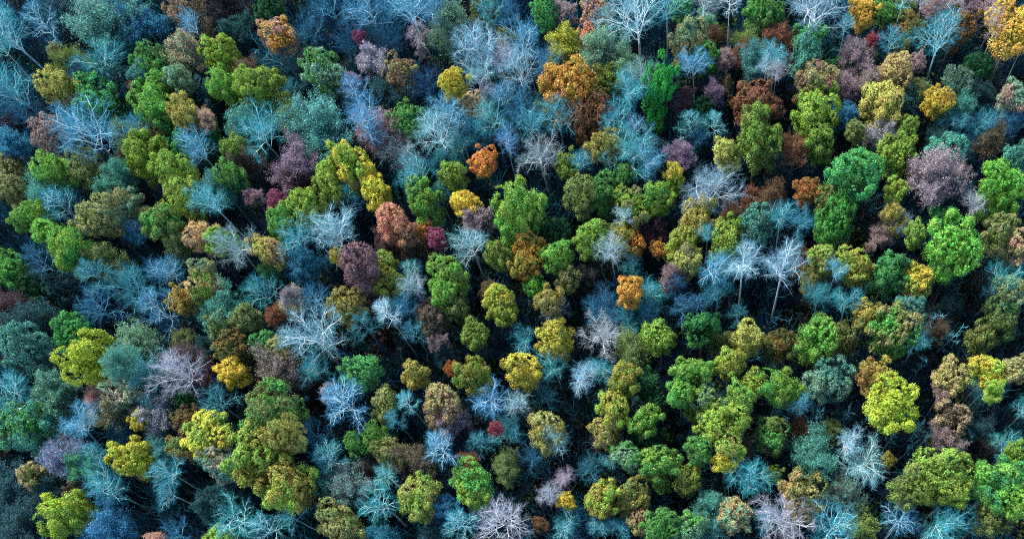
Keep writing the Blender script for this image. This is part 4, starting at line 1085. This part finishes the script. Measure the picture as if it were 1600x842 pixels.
bare|PW|-18.5|30.6|18.0|1.73|1.00|0|pinkish grey bare spreading tree beside the small amber tree near the bottom
oak|OY|-16.0|30.0|16.8|1.46|1.30|0|small amber tree near the bottom with billowing leafy lobes
dense|RB|-20.1|27.2|14.4|1.29|1.20|0|small dark reddish brown close-leaved tree beside the white pompom bare tree
bare|C|-16.5|26.9|15.6|2.07|1.00|0|cyan bare spreading tree just below the small amber tree near the bottom
bare|CB|-14.7|28.4|13.2|1.40|1.00|0|small dull teal blue bare spreading tree just below the small amber tree near the bottom
bare|C|-11.5|26.5|15.6|1.55|1.00|0|cyan bare spreading tree just below the rounded yellow green tree
bare|C|-8.4|26.7|15.6|1.54|1.00|0|cyan bare spreading tree just below the olive and yellowish tan lumpy tree
oak|GO/OG|-7.0|46.2|22.8|2.50|1.30|0|ochre and olive green lumpy tree below the cream and white half bare tree
oak|YG/GO|-8.5|42.5|22.8|2.93|1.30|0|yellow green and ochre lumpy tree just below the ochre and olive green lumpy tree
oak|TN/GO|-10.0|39.3|20.4|2.34|1.30|0|tan and ochre lumpy tree beside the grey green and green lumpy tree
dense|DG|-3.7|46.5|18.0|2.87|1.20|0|dark green close-leaved tree beside the ochre and olive green lumpy tree
oak|BG|-4.4|40.3|21.6|2.47|1.30|0|vivid green pointed tree with billowing leafy lobes
dense|DG|-4.1|38.5|18.0|3.11|1.20|0|large dark green close-leaved tree just below the vivid green pointed tree
oak|YG/G|-2.9|34.7|21.6|3.15|1.30|0|large yellow green and green lumpy tree just below the large dark green close-leaved tree
oak|GG/G|-6.8|35.4|20.4|2.31|1.30|0|grey green and green lumpy tree beside the large dark green close-leaved tree
dense|OG/GO|0.9|32.6|18.0|2.30|1.20|0|olive green and ochre close-leaved tree beside the large yellow green and green lumpy tree
dense|OG|-2.5|32.9|16.8|2.00|1.20|0|olive green close-leaved tree just below the large yellow green and green lumpy tree
oak|YG/GO|-11.1|29.9|20.0|2.89|1.30|0|rounded yellow green tree with billowing leafy lobes
oak|OL/YT|-6.4|30.3|19.0|2.90|1.30|0|olive and yellowish tan lumpy tree beside the rounded yellow green tree
oak|TN/PB|-5.8|27.3|16.8|1.98|1.30|0|tan and pinkish brown lumpy tree just below the olive and yellowish tan lumpy tree
oak|G|-2.8|25.8|20.3|2.69|1.30|0|green lumpy tree beside the green and grey green lumpy tree
oak|G/GG|1.2|25.6|19.3|2.40|1.30|0|green and grey green lumpy tree near the grey green and peach lumpy tree
oak|BG|2.4|46.1|25.2|3.02|1.30|0|large bright green lumpy tree just above the green and bright green lumpy tree
oak|G/BG|0.9|43.6|24.0|2.13|1.30|0|green and bright green lumpy tree just above the small olive green lumpy tree
oak|YG|8.0|47.8|22.8|2.32|1.30|0|yellow green lumpy tree above the olive green and grey green lumpy tree
oak|BG|9.0|42.3|24.0|2.26|1.30|0|bright green lumpy tree above the yellow green and yellowish tan lumpy tree
oak|OG/GG|4.9|41.9|24.0|2.57|1.30|0|olive green and grey green lumpy tree beside the small olive green lumpy tree
oak|YG|5.7|38.5|25.2|2.96|1.30|0|large yellow green tree with many lobes
oak|YG|8.5|39.6|24.0|1.94|1.30|0|yellow green lumpy tree beside the large yellow green tree with many lobes
oak|YG/YT|6.8|36.0|24.0|2.53|1.30|0|yellow green and yellowish tan lumpy tree just above the pale mint half bare tree
oak|Y|6.4|33.9|21.6|1.76|1.30|0|golden yellow lumpy tree just below the yellow green and yellowish tan lumpy tree
oak|G|3.2|36.0|21.6|2.27|1.30|0|green lumpy tree beside the yellow green and yellowish tan lumpy tree
oak|YG|11.1|45.1|21.6|1.99|1.30|0|yellow green lumpy tree below the low orange brown and olive close-leaved tree
bare|C|9.2|31.8|20.4|2.85|1.00|0|pale mint half bare tree with spreading leafless limbs
oak|GG/PT|7.3|27.4|19.7|2.54|1.30|0|grey green and peach lumpy tree just below the pale mint half bare tree
fea|TG|4.1|28.9|15.6|2.02|0.95|0|low teal green hazy twiggy tree beside the olive green and ochre close-leaved tree
bare|C|11.5|26.9|16.8|1.84|1.00|0|cyan bare spreading tree beside the grey green and peach lumpy tree
oak|OG|2.6|42.2|18.0|1.47|1.30|0|small olive green lumpy tree beside the olive green and grey green lumpy tree
fea|BR|9.7|36.2|15.6|1.36|0.95|0|small brown hazy twiggy tree beside the yellow green and yellowish tan lumpy tree
fea|DB|-11.0|38.8|13.2|1.41|0.95|0|small dark brown hazy twiggy tree beside the grey green and green lumpy tree
fea|TG|3.9|26.1|14.4|1.85|0.95|0|low teal green hazy twiggy tree below the olive green and ochre close-leaved tree
oak|G/YG|14.6|44.0|24.0|3.00|1.30|0|large green and yellow green lumpy tree beside the grey green mossy tree
oak|GG/TG|21.8|45.7|21.0|3.45|1.30|0|grey green mossy tree with billowing leafy lobes
oak|G/OL|13.2|37.9|20.4|2.73|1.30|0|green and olive lumpy tree just above the low olive green close-leaved tree
bare|C|17.5|41.3|20.4|1.53|1.00|0|cyan bare spreading tree beside the green and olive lumpy tree
dense|OB/GO|28.2|45.0|22.8|2.98|1.20|0|large orange brown and ochre close-leaved tree just above the big round lime tree
oak|LM|28.8|40.0|27.6|3.75|1.30|0|big round lime tree with billowing leafy lobes
oak|TN/YT|38.2|45.5|19.9|2.58|1.30|0|tan and yellowish tan lumpy tree just above the rusty tan tree
oak|YG/Y|43.6|46.0|19.6|2.58|1.30|0|yellow green and golden yellow lumpy tree beside the tan and yellowish tan lumpy tree
oak|YG|43.5|42.9|20.4|1.57|1.30|0|yellow green lumpy tree near the tan and yellowish tan lumpy tree
oak|TN|47.0|46.0|19.9|2.10|1.30|0|tan lumpy tree below the large dark green and olive lumpy tree
bare|CB|42.5|43.6|15.6|1.88|1.00|0|dull teal blue bare spreading tree beside the rusty tan tree
oak|PB/BR|37.8|39.4|19.4|2.55|1.30|0|rusty tan tree with billowing leafy lobes
fea|DP|36.7|37.3|16.8|1.82|0.95|0|dusty pink hazy twiggy tree just below the rusty tan tree
bare|C|47.1|40.1|20.4|1.82|1.00|0|cyan bare spreading tree above and right of the rusty tan tree
bare|C|44.5|36.3|16.8|1.83|1.00|0|cyan bare spreading tree below the tan and yellowish tan lumpy tree
bare|W|22.6|36.3|21.6|1.92|1.00|0|small pale cyan bare tree with spreading leafless limbs
pom|W|25.3|32.8|21.6|2.96|1.00|0|dense pale blue pompom tree with dense leafless twigs
oak|GO|29.1|34.9|14.4|1.08|1.30|0|small ochre lumpy tree beside the dense pale blue pompom tree
oak|YG/OG|33.9|30.8|26.4|3.97|1.30|0|large yellow olive tree near the bottom with billowing leafy lobes
oak|OL/OG|30.7|29.5|24.0|3.09|1.30|0|large olive and olive green lumpy tree beside the large yellow olive tree near the bottom
oak|YG|35.5|28.6|24.0|2.27|1.30|0|yellow green lumpy tree beside the large yellow olive tree near the bottom
oak|BG/EM|41.4|29.4|25.2|3.80|1.30|0|huge bright green tree at the edge with billowing leafy lobes
oak|BG|42.7|27.1|25.2|2.50|1.30|0|bright green lumpy tree beside the huge bright green tree at the edge
oak|OG|44.8|34.0|20.4|1.88|1.30|0|olive green lumpy tree just above the huge bright green tree at the edge
oak|OL|40.4|25.9|20.4|2.71|1.30|0|olive lumpy tree just below the huge bright green tree at the edge
fea|TG|17.8|35.4|18.0|3.01|0.95|0|large teal green hazy twiggy tree beside the small pale cyan bare tree
dense|OG|13.1|33.1|15.6|1.63|1.20|0|low olive green close-leaved tree beside the pale mint half bare tree
oak|PT/OL|16.7|29.6|20.5|3.58|1.30|0|peach and olive tree with billowing leafy lobes
fea|TG/BR|22.1|29.9|16.8|2.14|0.95|0|teal green and brown hazy twiggy tree beside the dense pale blue pompom tree
bare|PW|13.4|26.0|21.6|3.27|1.00|0|large pinkish grey bare spreading tree just below the peach and olive tree
bare|C|20.1|25.2|21.6|2.92|1.00|0|large cyan bare spreading tree just below the teal green and brown hazy twiggy tree
pom|B|29.1|25.7|19.2|2.44|1.00|0|pale blue bare bushy-twigged tree just below the large olive and olive green lumpy tree
bare|C|34.2|25.9|20.4|2.90|1.00|0|large cyan bare spreading tree just below the large olive and olive green lumpy tree
fea|OL|24.7|26.0|15.6|2.30|0.95|0|low olive hazy twiggy tree just below the teal green and brown hazy twiggy tree
fea|OL|21.9|40.1|13.2|1.72|0.95|0|low olive hazy twiggy tree just above the small pale cyan bare tree
fea|RB|17.4|39.5|14.4|1.54|0.95|0|low dark reddish brown hazy twiggy tree beside the green and olive lumpy tree
fea|DP|37.5|43.7|16.8|1.34|0.95|0|small dusty pink hazy twiggy tree just below the tan and yellowish tan lumpy tree
sap|CB|24.4|41.8|16.8|1.03|1.00|0|dull teal blue bare thin-stemmed sapling above the small pale cyan bare tree
sap|CB|27.1|41.6|16.8|1.03|1.00|0|dull teal blue bare thin-stemmed sapling beside the big round lime tree
sap|CB|26.9|37.6|16.8|1.02|1.00|0|dull teal blue bare thin-stemmed sapling near the small pale cyan bare tree
sap|CB|29.5|37.8|16.8|1.02|1.00|0|dull teal blue bare thin-stemmed sapling just below the big round lime tree
sap|CB|32.0|36.8|16.8|1.01|1.00|0|dull teal blue bare thin-stemmed sapling above the large olive and olive green lumpy tree
sap|CB|35.3|48.0|16.8|1.04|1.00|0|dull teal blue bare thin-stemmed sapling beside the tan and yellowish tan lumpy tree
sap|CB|33.2|39.2|16.8|1.02|1.00|0|dull teal blue bare thin-stemmed sapling near the rusty tan tree
sap|CB|34.8|38.5|16.8|1.01|1.00|0|dull teal blue bare thin-stemmed sapling beside the rusty tan tree
sap|CB|39.8|37.0|16.8|1.01|1.00|0|dull teal blue bare thin-stemmed sapling just below the rusty tan tree
sap|CB|19.9|41.6|16.8|1.04|1.00|0|dull teal blue bare thin-stemmed sapling above the low olive green close-leaved tree
fea|DT|42.0|39.0|13.2|1.86|0.95|0|low dark teal hazy twiggy tree beside the rusty tan tree
fea|DB|42.4|36.2|12.0|1.86|0.95|0|low dark brown hazy twiggy tree just above the huge bright green tree at the edge"""

GROUPS = dict(oak='leafy autumn trees with lumpy crowns', dense='leafy autumn trees with close foliage', col='leafy autumn trees with close foliage',
              fea='hazy fine-twigged trees with thin foliage', bare='bare leafless trees', fan='bare leafless trees',
              pom='bare leafless trees', fern='bare leafless trees', sap='bare saplings in the dark hollow')
NAMES = dict(oak='leafy_tree', dense='leafy_tree', col='leafy_tree', fea='twiggy_tree', bare='bare_tree', fan='bare_tree', pom='bare_tree', fern='bare_tree', sap='bare_sapling')
CATS = dict(leafy_tree='leafy tree', twiggy_tree='twiggy tree', bare_tree='bare tree', bare_sapling='sapling')

R_ = random.Random(11)


def jit(c, h=.10, v=.12):
    f = 1 + R_.uniform(-v, v)
    return [max(0.002, c[i] * f * (1 + R_.uniform(-h, h))) for i in range(3)]


def tinted(name, me, parent, mat, col, tone=None):
    o = link(name, me, parent, mat)
    o.color = (*col, 1.0)
    if tone is not None:
        o['tone'] = [float(x) for x in tone]
    return o


def sc(x, y, z):
    return Matrix.Diagonal((x, y, z, 1.0))


def plant(kind, cols, x, y, H, R, asp, lean, label):
    nm = NAMES[kind]
    root = bpy.data.objects.new(nm, None)
    C.objects.link(root)
    root.empty_display_size = .5
    root.location = (x, y, 0)
    root.rotation_euler = (0, 0, R_.uniform(0, 6.283))
    root['label'] = label
    root['category'] = CATS[nm]
    root['group'] = GROUPS[kind]
    if kind in ('oak', 'dense', 'col'):
        if kind in ('col', 'dense'):
            me, tr = R_.choice(DENSE)
        else:
            me, tr = R_.choice(OAK if R > 2.6 else SMALL)
        ex = R_.uniform(.84, 1.16)
        tilt = Matrix.Rotation(R_.uniform(-.16, .16), 4, 'X')
        zs = R * asp / .82
        zc = max(H - asp * R, H * .45)
        c1 = jit(LEAFCOL[cols[0]] * KL)
        c2 = jit(LEAFCOL[cols[1]] * KL) if len(cols) > 1 else [c * f for c, f in zip(c1, (R_.uniform(.85, 1.25), R_.uniform(.85, 1.1), R_.uniform(.8, 1.1)))]
        tinted('trunk', tr, root, Matrix.Translation((0, 0, zc)) @ sc(R, R, zc / 3.4), jit(GREYBARK))
        tinted('crown', me, root, Matrix.Translation((0, 0, zc)) @ tilt @ sc(R * ex, R * (2 - ex), zs), c1, c2)
        return
    fs = {'fea': None, 'bare': 'bare', 'fan': 'fan', 'pom': 'pom', 'fern': 'fern', 'sap': 'sap'}[kind]
    r0 = {'bare': 4.9, 'fan': 4.5, 'pom': 4.6, 'fern': 4.0, 'sap': 1.9, 'fea': 4.8}[kind]
    m0 = Matrix.Identity(4)
    if lean:
        h_ = .72 * H
        root.location = (x - h_ * math.sin(.42 * lean), y - h_ * math.sin(.25 * lean), 0)
        m0 = Matrix.Rotation(-root.rotation_euler[2], 4, 'Z') @ Matrix.Rotation(.42 * lean, 4, 'Y') @ Matrix.Rotation(-.25 * lean, 4, 'X')
    if kind == 'fea':
        sk, leaves = R_.choice(HAZE)
        kz = min(R / r0 * 1.3, H / 18)
        m = Matrix.Translation((0, 0, H - 18 * kz)) @ sc(R / r0, R / r0, kz)
        zt = 18 * .74
        mt = sc(R / r0 * 1.2, R / r0 * 1.2, (H - 18 * kz + zt * kz) / zt)
        base = LEAFCOL[cols[0]]
        c1 = jit(base * KL)
        c2 = jit(LEAFCOL[cols[1]] * KL) if len(cols) > 1 else [c * R_.uniform(.75, 1.2) for c in c1]
        dim = .45 if cols[0] in ('DT', 'DB', 'DG', 'MR', 'BR', 'RB', 'OL') else 1.0
        bk = (lin('8ab0ac') * .45 + base * .45) * KB * dim
        tw = (lin('5a94a0') * .35 + base * .6) * KB * dim
        tinted('trunk', sk['trunk'], root, mt, jit(bk))
        tinted('branches', sk['branches'], root, m, jit(bk))
        tinted('twigs', sk['twigs'], root, m, jit(tw))
        tinted('crown', leaves, root, m, c1, c2)
        return
    sk = R_.choice(SKEL[fs])
    kz = R / r0 * {'bare': 1.15, 'fan': 1.0, 'pom': 1.1, 'fern': 1.2, 'sap': 1.6}[kind]
    zt = 18 * {'bare': .70, 'fan': .6, 'pom': .78, 'fern': 1.0, 'sap': 1.0}[kind]
    kz = min(kz, H / 18 * 1.1)
    mc = m0 @ Matrix.Translation((0, 0, H - 18 * kz)) @ sc(R / r0, R / r0, kz)
    m = m0 @ sc(R / r0, R / r0, (H - 18 * kz + zt * kz) / zt)
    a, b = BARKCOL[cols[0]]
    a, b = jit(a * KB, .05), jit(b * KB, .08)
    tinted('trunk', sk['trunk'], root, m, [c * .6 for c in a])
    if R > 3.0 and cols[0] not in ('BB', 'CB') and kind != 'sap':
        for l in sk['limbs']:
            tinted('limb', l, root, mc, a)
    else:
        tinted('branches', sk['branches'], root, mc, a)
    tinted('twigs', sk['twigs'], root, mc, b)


TREES = []
for row in TABLE.strip().split('\n'):
    k, c, x, y, H, R, asp, lean, label = row.split('|')
    TREES.append((k, c.split('/'), float(x), float(y), float(H), float(R), float(asp), float(lean), label))
for t in TREES:
    plant(*t)
print('TRIS', sum(sum(len(p.vertices) - 2 for p in m.polygons) for m in bpy.data.meshes))

# ------------------------------------------------------------------ two cyan roofing sheets on low posts in the dark clearing
def sheet_material():
    m, nt, out = new_mat("cyan_sheet")
    tc = N(nt, "ShaderNodeTexCoord")
    no = N(nt, "ShaderNodeTexNoise")
    no.inputs['Scale'].default_value = 3.0
    no.inputs['Detail'].default_value = 6.0
    nt.links.new(tc.outputs['Object'], no.inputs['Vector'])
    c = ramp(nt, no.outputs['Fac'], [(0.35, (0.01, 0.10, 0.14)), (0.62, (0.02, 0.17, 0.22)), (0.8, (0.08, 0.24, 0.26))])
    bs = N(nt, "ShaderNodeBsdfPrincipled")
    bs.inputs['Roughness'].default_value = 0.5
    nt.links.new(c, bs.inputs['Base Color'])
    nt.links.new(bs.outputs[0], out.inputs[0])
    return m


SHEET = sheet_material()
for (x0, y0), (x1, y1), wd, lab in (((-64.1, 50.89), (-62.44, 51.15), .75, 'shorter of two bright cyan sheets lying end to end in the dark gap'),
                                    ((-62.16, 51.2), (-60.45, 51.51), .85, 'longer of two bright cyan sheets lying end to end in the dark gap')):
    L = math.hypot(x1 - x0, y1 - y0)
    n = 25
    u = np.linspace(-wd / 2, wd / 2, n)
    zt = .28 - .5 * (u / wd) ** 2 + .018 * np.sin(np.arange(n) * math.pi / 2)
    V, F = [], []
    for s in (-L / 2, L / 2):
        for dz in (0, -.03):
            V += [(s, a, b + dz) for a, b in zip(u, zt)]
    V = np.array(V)
    for i in range(n - 1):
        F += [(i, i + 1, 2 * n + i + 1, 2 * n + i), (n + i + 1, n + i, 3 * n + i, 3 * n + i + 1)]
        F += [(i + 1, i, n + i, n + i + 1), (2 * n + i, 2 * n + i + 1, 3 * n + i + 1, 3 * n + i)]
    F += [(0, 2 * n, 3 * n, n), (n - 1, 2 * n - 1, 4 * n - 1, 3 * n - 1)]
    o = link('roofing_sheet', mesh_from('roofing_sheet', V, np.array(F), SHEET, False))
    o.location = ((x0 + x1) / 2, (y0 + y1) / 2, .12)
    o.rotation_euler = (0, 0, math.atan2(y1 - y0, x1 - x0))
    o['label'] = lab
    o['category'] = 'metal sheet'
    o['group'] = 'cyan sheets on the forest floor'

# ------------------------------------------------------------------ a long thin trunk lying across the brush
LOG = Tubes()
LOG.add(polyline(np.random.default_rng(3), (0, 0, 0), (1, 0, .02), 11.0, 9, .03, 0), np.linspace(.13, .05, 10), 6)
lo = link('fallen_trunk', LOG.mesh('fallen_trunk'))
lo.color = (*(BARKCOL['C'][0] * .5), 1)
lo.location = (-15.7, 53.4, 2.0)
lo.rotation_euler = (0, -.02, 0.089)
lo['label'] = 'long thin pale fallen trunk slanting over the brush below the cream half bare tree'
lo['category'] = 'fallen trunk'

# ------------------------------------------------------------------ undergrowth: shrubs, brush and saplings nobody could count
INV = ROT.transposed()


def seen(x, y, z):
    c = INV @ Vector((x, y, z - CAM_H))
    return 0.5 + c.x / -c.z * LENS / 36, 0.5 + c.y / -c.z * LENS / 36 * 1600 / 842


rng = np.random.default_rng(77)
BUSH, TWIG = [], []
for s in range(5):
    r = np.random.default_rng(900 + s)
    n = 130
    d = unit(r.normal(size=(n, 3)))
    d[:, 2] = np.abs(d[:, 2])
    P = d * r.uniform(.5, 1., (n, 1)) * np.array([1, 1, .9]) * (1 + .3 * np.sin(4 * d[:, :1]))
    BUSH.append(leaf_quads(P, d + rand_dirs(r, n) * .8, .22, r))
    T = Tubes()
    for i in range(12):
        d0 = unit(r.normal(size=3) * np.array([.5, .5, .1]) + np.array([0, 0, .8]))
        p = polyline(r, (0, 0, 0), d0, r.uniform(.7, 1.1), 3, .15, .05)
        T.add(p, np.array([.02, .016, .012, .008]), 3)
        for j in range(4):
            a, dd = along(p, r.uniform(.3, .95))
            T.add(polyline(r, a, side_dir(r, dd, .7, r.uniform(0, 6.28)), r.uniform(.2, .45), 1, .1, .05), np.array([.012, .007]), 3)
    TWIG.append((np.concatenate(T.V), np.concatenate(T.F)))


def scatter(name, protos, items, mat):
    VV, FF, CC, off = [], [], [], 0
    for (x, y, z, r, h, col) in items:
        v, f = protos[rng.integers(len(protos))]
        a = rng.uniform(0, 6.28)
        ca, sa = math.cos(a), math.sin(a)
        w = np.stack([(v[:, 0] * ca - v[:, 1] * sa) * r + x, (v[:, 0] * sa + v[:, 1] * ca) * r + y, v[:, 2] * h + z], 1)
        VV.append(w)
        FF.append(f + off)
        CC.append(np.tile([*col, 1.0], (len(v), 1)))
        off += len(v)
    me = mesh_from(name, np.concatenate(VV), np.concatenate(FF), mat)
    at = me.color_attributes.new('tint', 'FLOAT_COLOR', 'POINT')
    at.data.foreach_set('color', np.concatenate(CC).astype(np.float32).ravel())
    o = link(name, me)
    o['kind'] = 'stuff'
    return o


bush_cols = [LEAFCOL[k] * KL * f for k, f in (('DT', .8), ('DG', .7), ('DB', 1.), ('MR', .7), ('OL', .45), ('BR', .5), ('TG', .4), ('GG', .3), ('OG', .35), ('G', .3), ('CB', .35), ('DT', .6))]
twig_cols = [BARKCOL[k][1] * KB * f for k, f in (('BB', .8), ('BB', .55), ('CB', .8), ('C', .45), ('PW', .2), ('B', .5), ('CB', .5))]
bushes, brush = [], []
tries = 0
while len(bushes) + len(brush) < 9000 and tries < 80000:
    tries += 1
    x, y = rng.uniform(-146, 72), rng.uniform(22, 149)
    u, v = seen(x, y, 2)
    if not (-.04 < u < 1.04 and -.06 < v < 1.06):
        continue
    if math.hypot(x - -62.16, y - 51.2) < 3.5:
        continue
    dens = .5 + .5 * math.sin(x * .11 + 2 * math.sin(y * .07)) * math.cos(y * .09 + x * .03)
    if rng.uniform() < .2 + .35 * dens:
        r = rng.uniform(.8, 2.5)
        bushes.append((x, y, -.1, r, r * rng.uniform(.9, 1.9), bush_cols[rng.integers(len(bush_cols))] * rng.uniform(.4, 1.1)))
    else:
        h = rng.uniform(2., 12)
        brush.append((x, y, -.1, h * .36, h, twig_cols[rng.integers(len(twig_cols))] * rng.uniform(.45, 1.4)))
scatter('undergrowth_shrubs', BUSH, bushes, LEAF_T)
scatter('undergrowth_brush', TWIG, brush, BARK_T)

# ------------------------------------------------------------------ the forest goes on all round
LUMP = []
for s in range(4):
    r = np.random.default_rng(950 + s)
    n = 420
    d = unit(r.normal(size=(n, 3)))
    d[:, 2] = np.where(d[:, 2] < -.4, -d[:, 2], d[:, 2])
    ph = np.arctan2(d[:, 1], d[:, 0])
    rad = .82 + .14 * np.sin(5 * ph + s) * np.cos(4 * d[:, 2]) + r.uniform(-.1, .1, n)
    LUMP.append(leaf_quads(d * rad[:, None], d + rand_dirs(r, n) * .6, .17, r))
ring = []
cols = ['G', 'BG', 'YG', 'OL', 'TN', 'TG', 'GG', 'OG', 'DT', 'BR', 'CB', 'C', 'Y', 'OB']
tries = 0
while len(ring) < 420 and tries < 30000:
    tries += 1
    x, y = rng.uniform(-146 - 40, 72 + 40), rng.uniform(22 - 40, 149 + 40)
    H = rng.uniform(15, 23)
    r = rng.uniform(2.6, 5.2)
    u, v = seen(x, y, H - r)
    mu, mv = r / 150 + .012, r / 75 + .02
    if -mu < u < 1 + mu and -mv < v < 1 + mv:
        continue
    if not (-.35 < u < 1.35 and -.6 < v < 1.6):
        continue
    if any((x - a[0]) ** 2 + (y - a[1]) ** 2 < (.75 * (r + a[3])) ** 2 for a in ring):
        continue
    ring.append((x, y, H - r, r, r * .9, LEAFCOL[cols[rng.integers(len(cols))]] * KL))
scatter('surrounding_forest', LUMP, ring, LEAF_T)
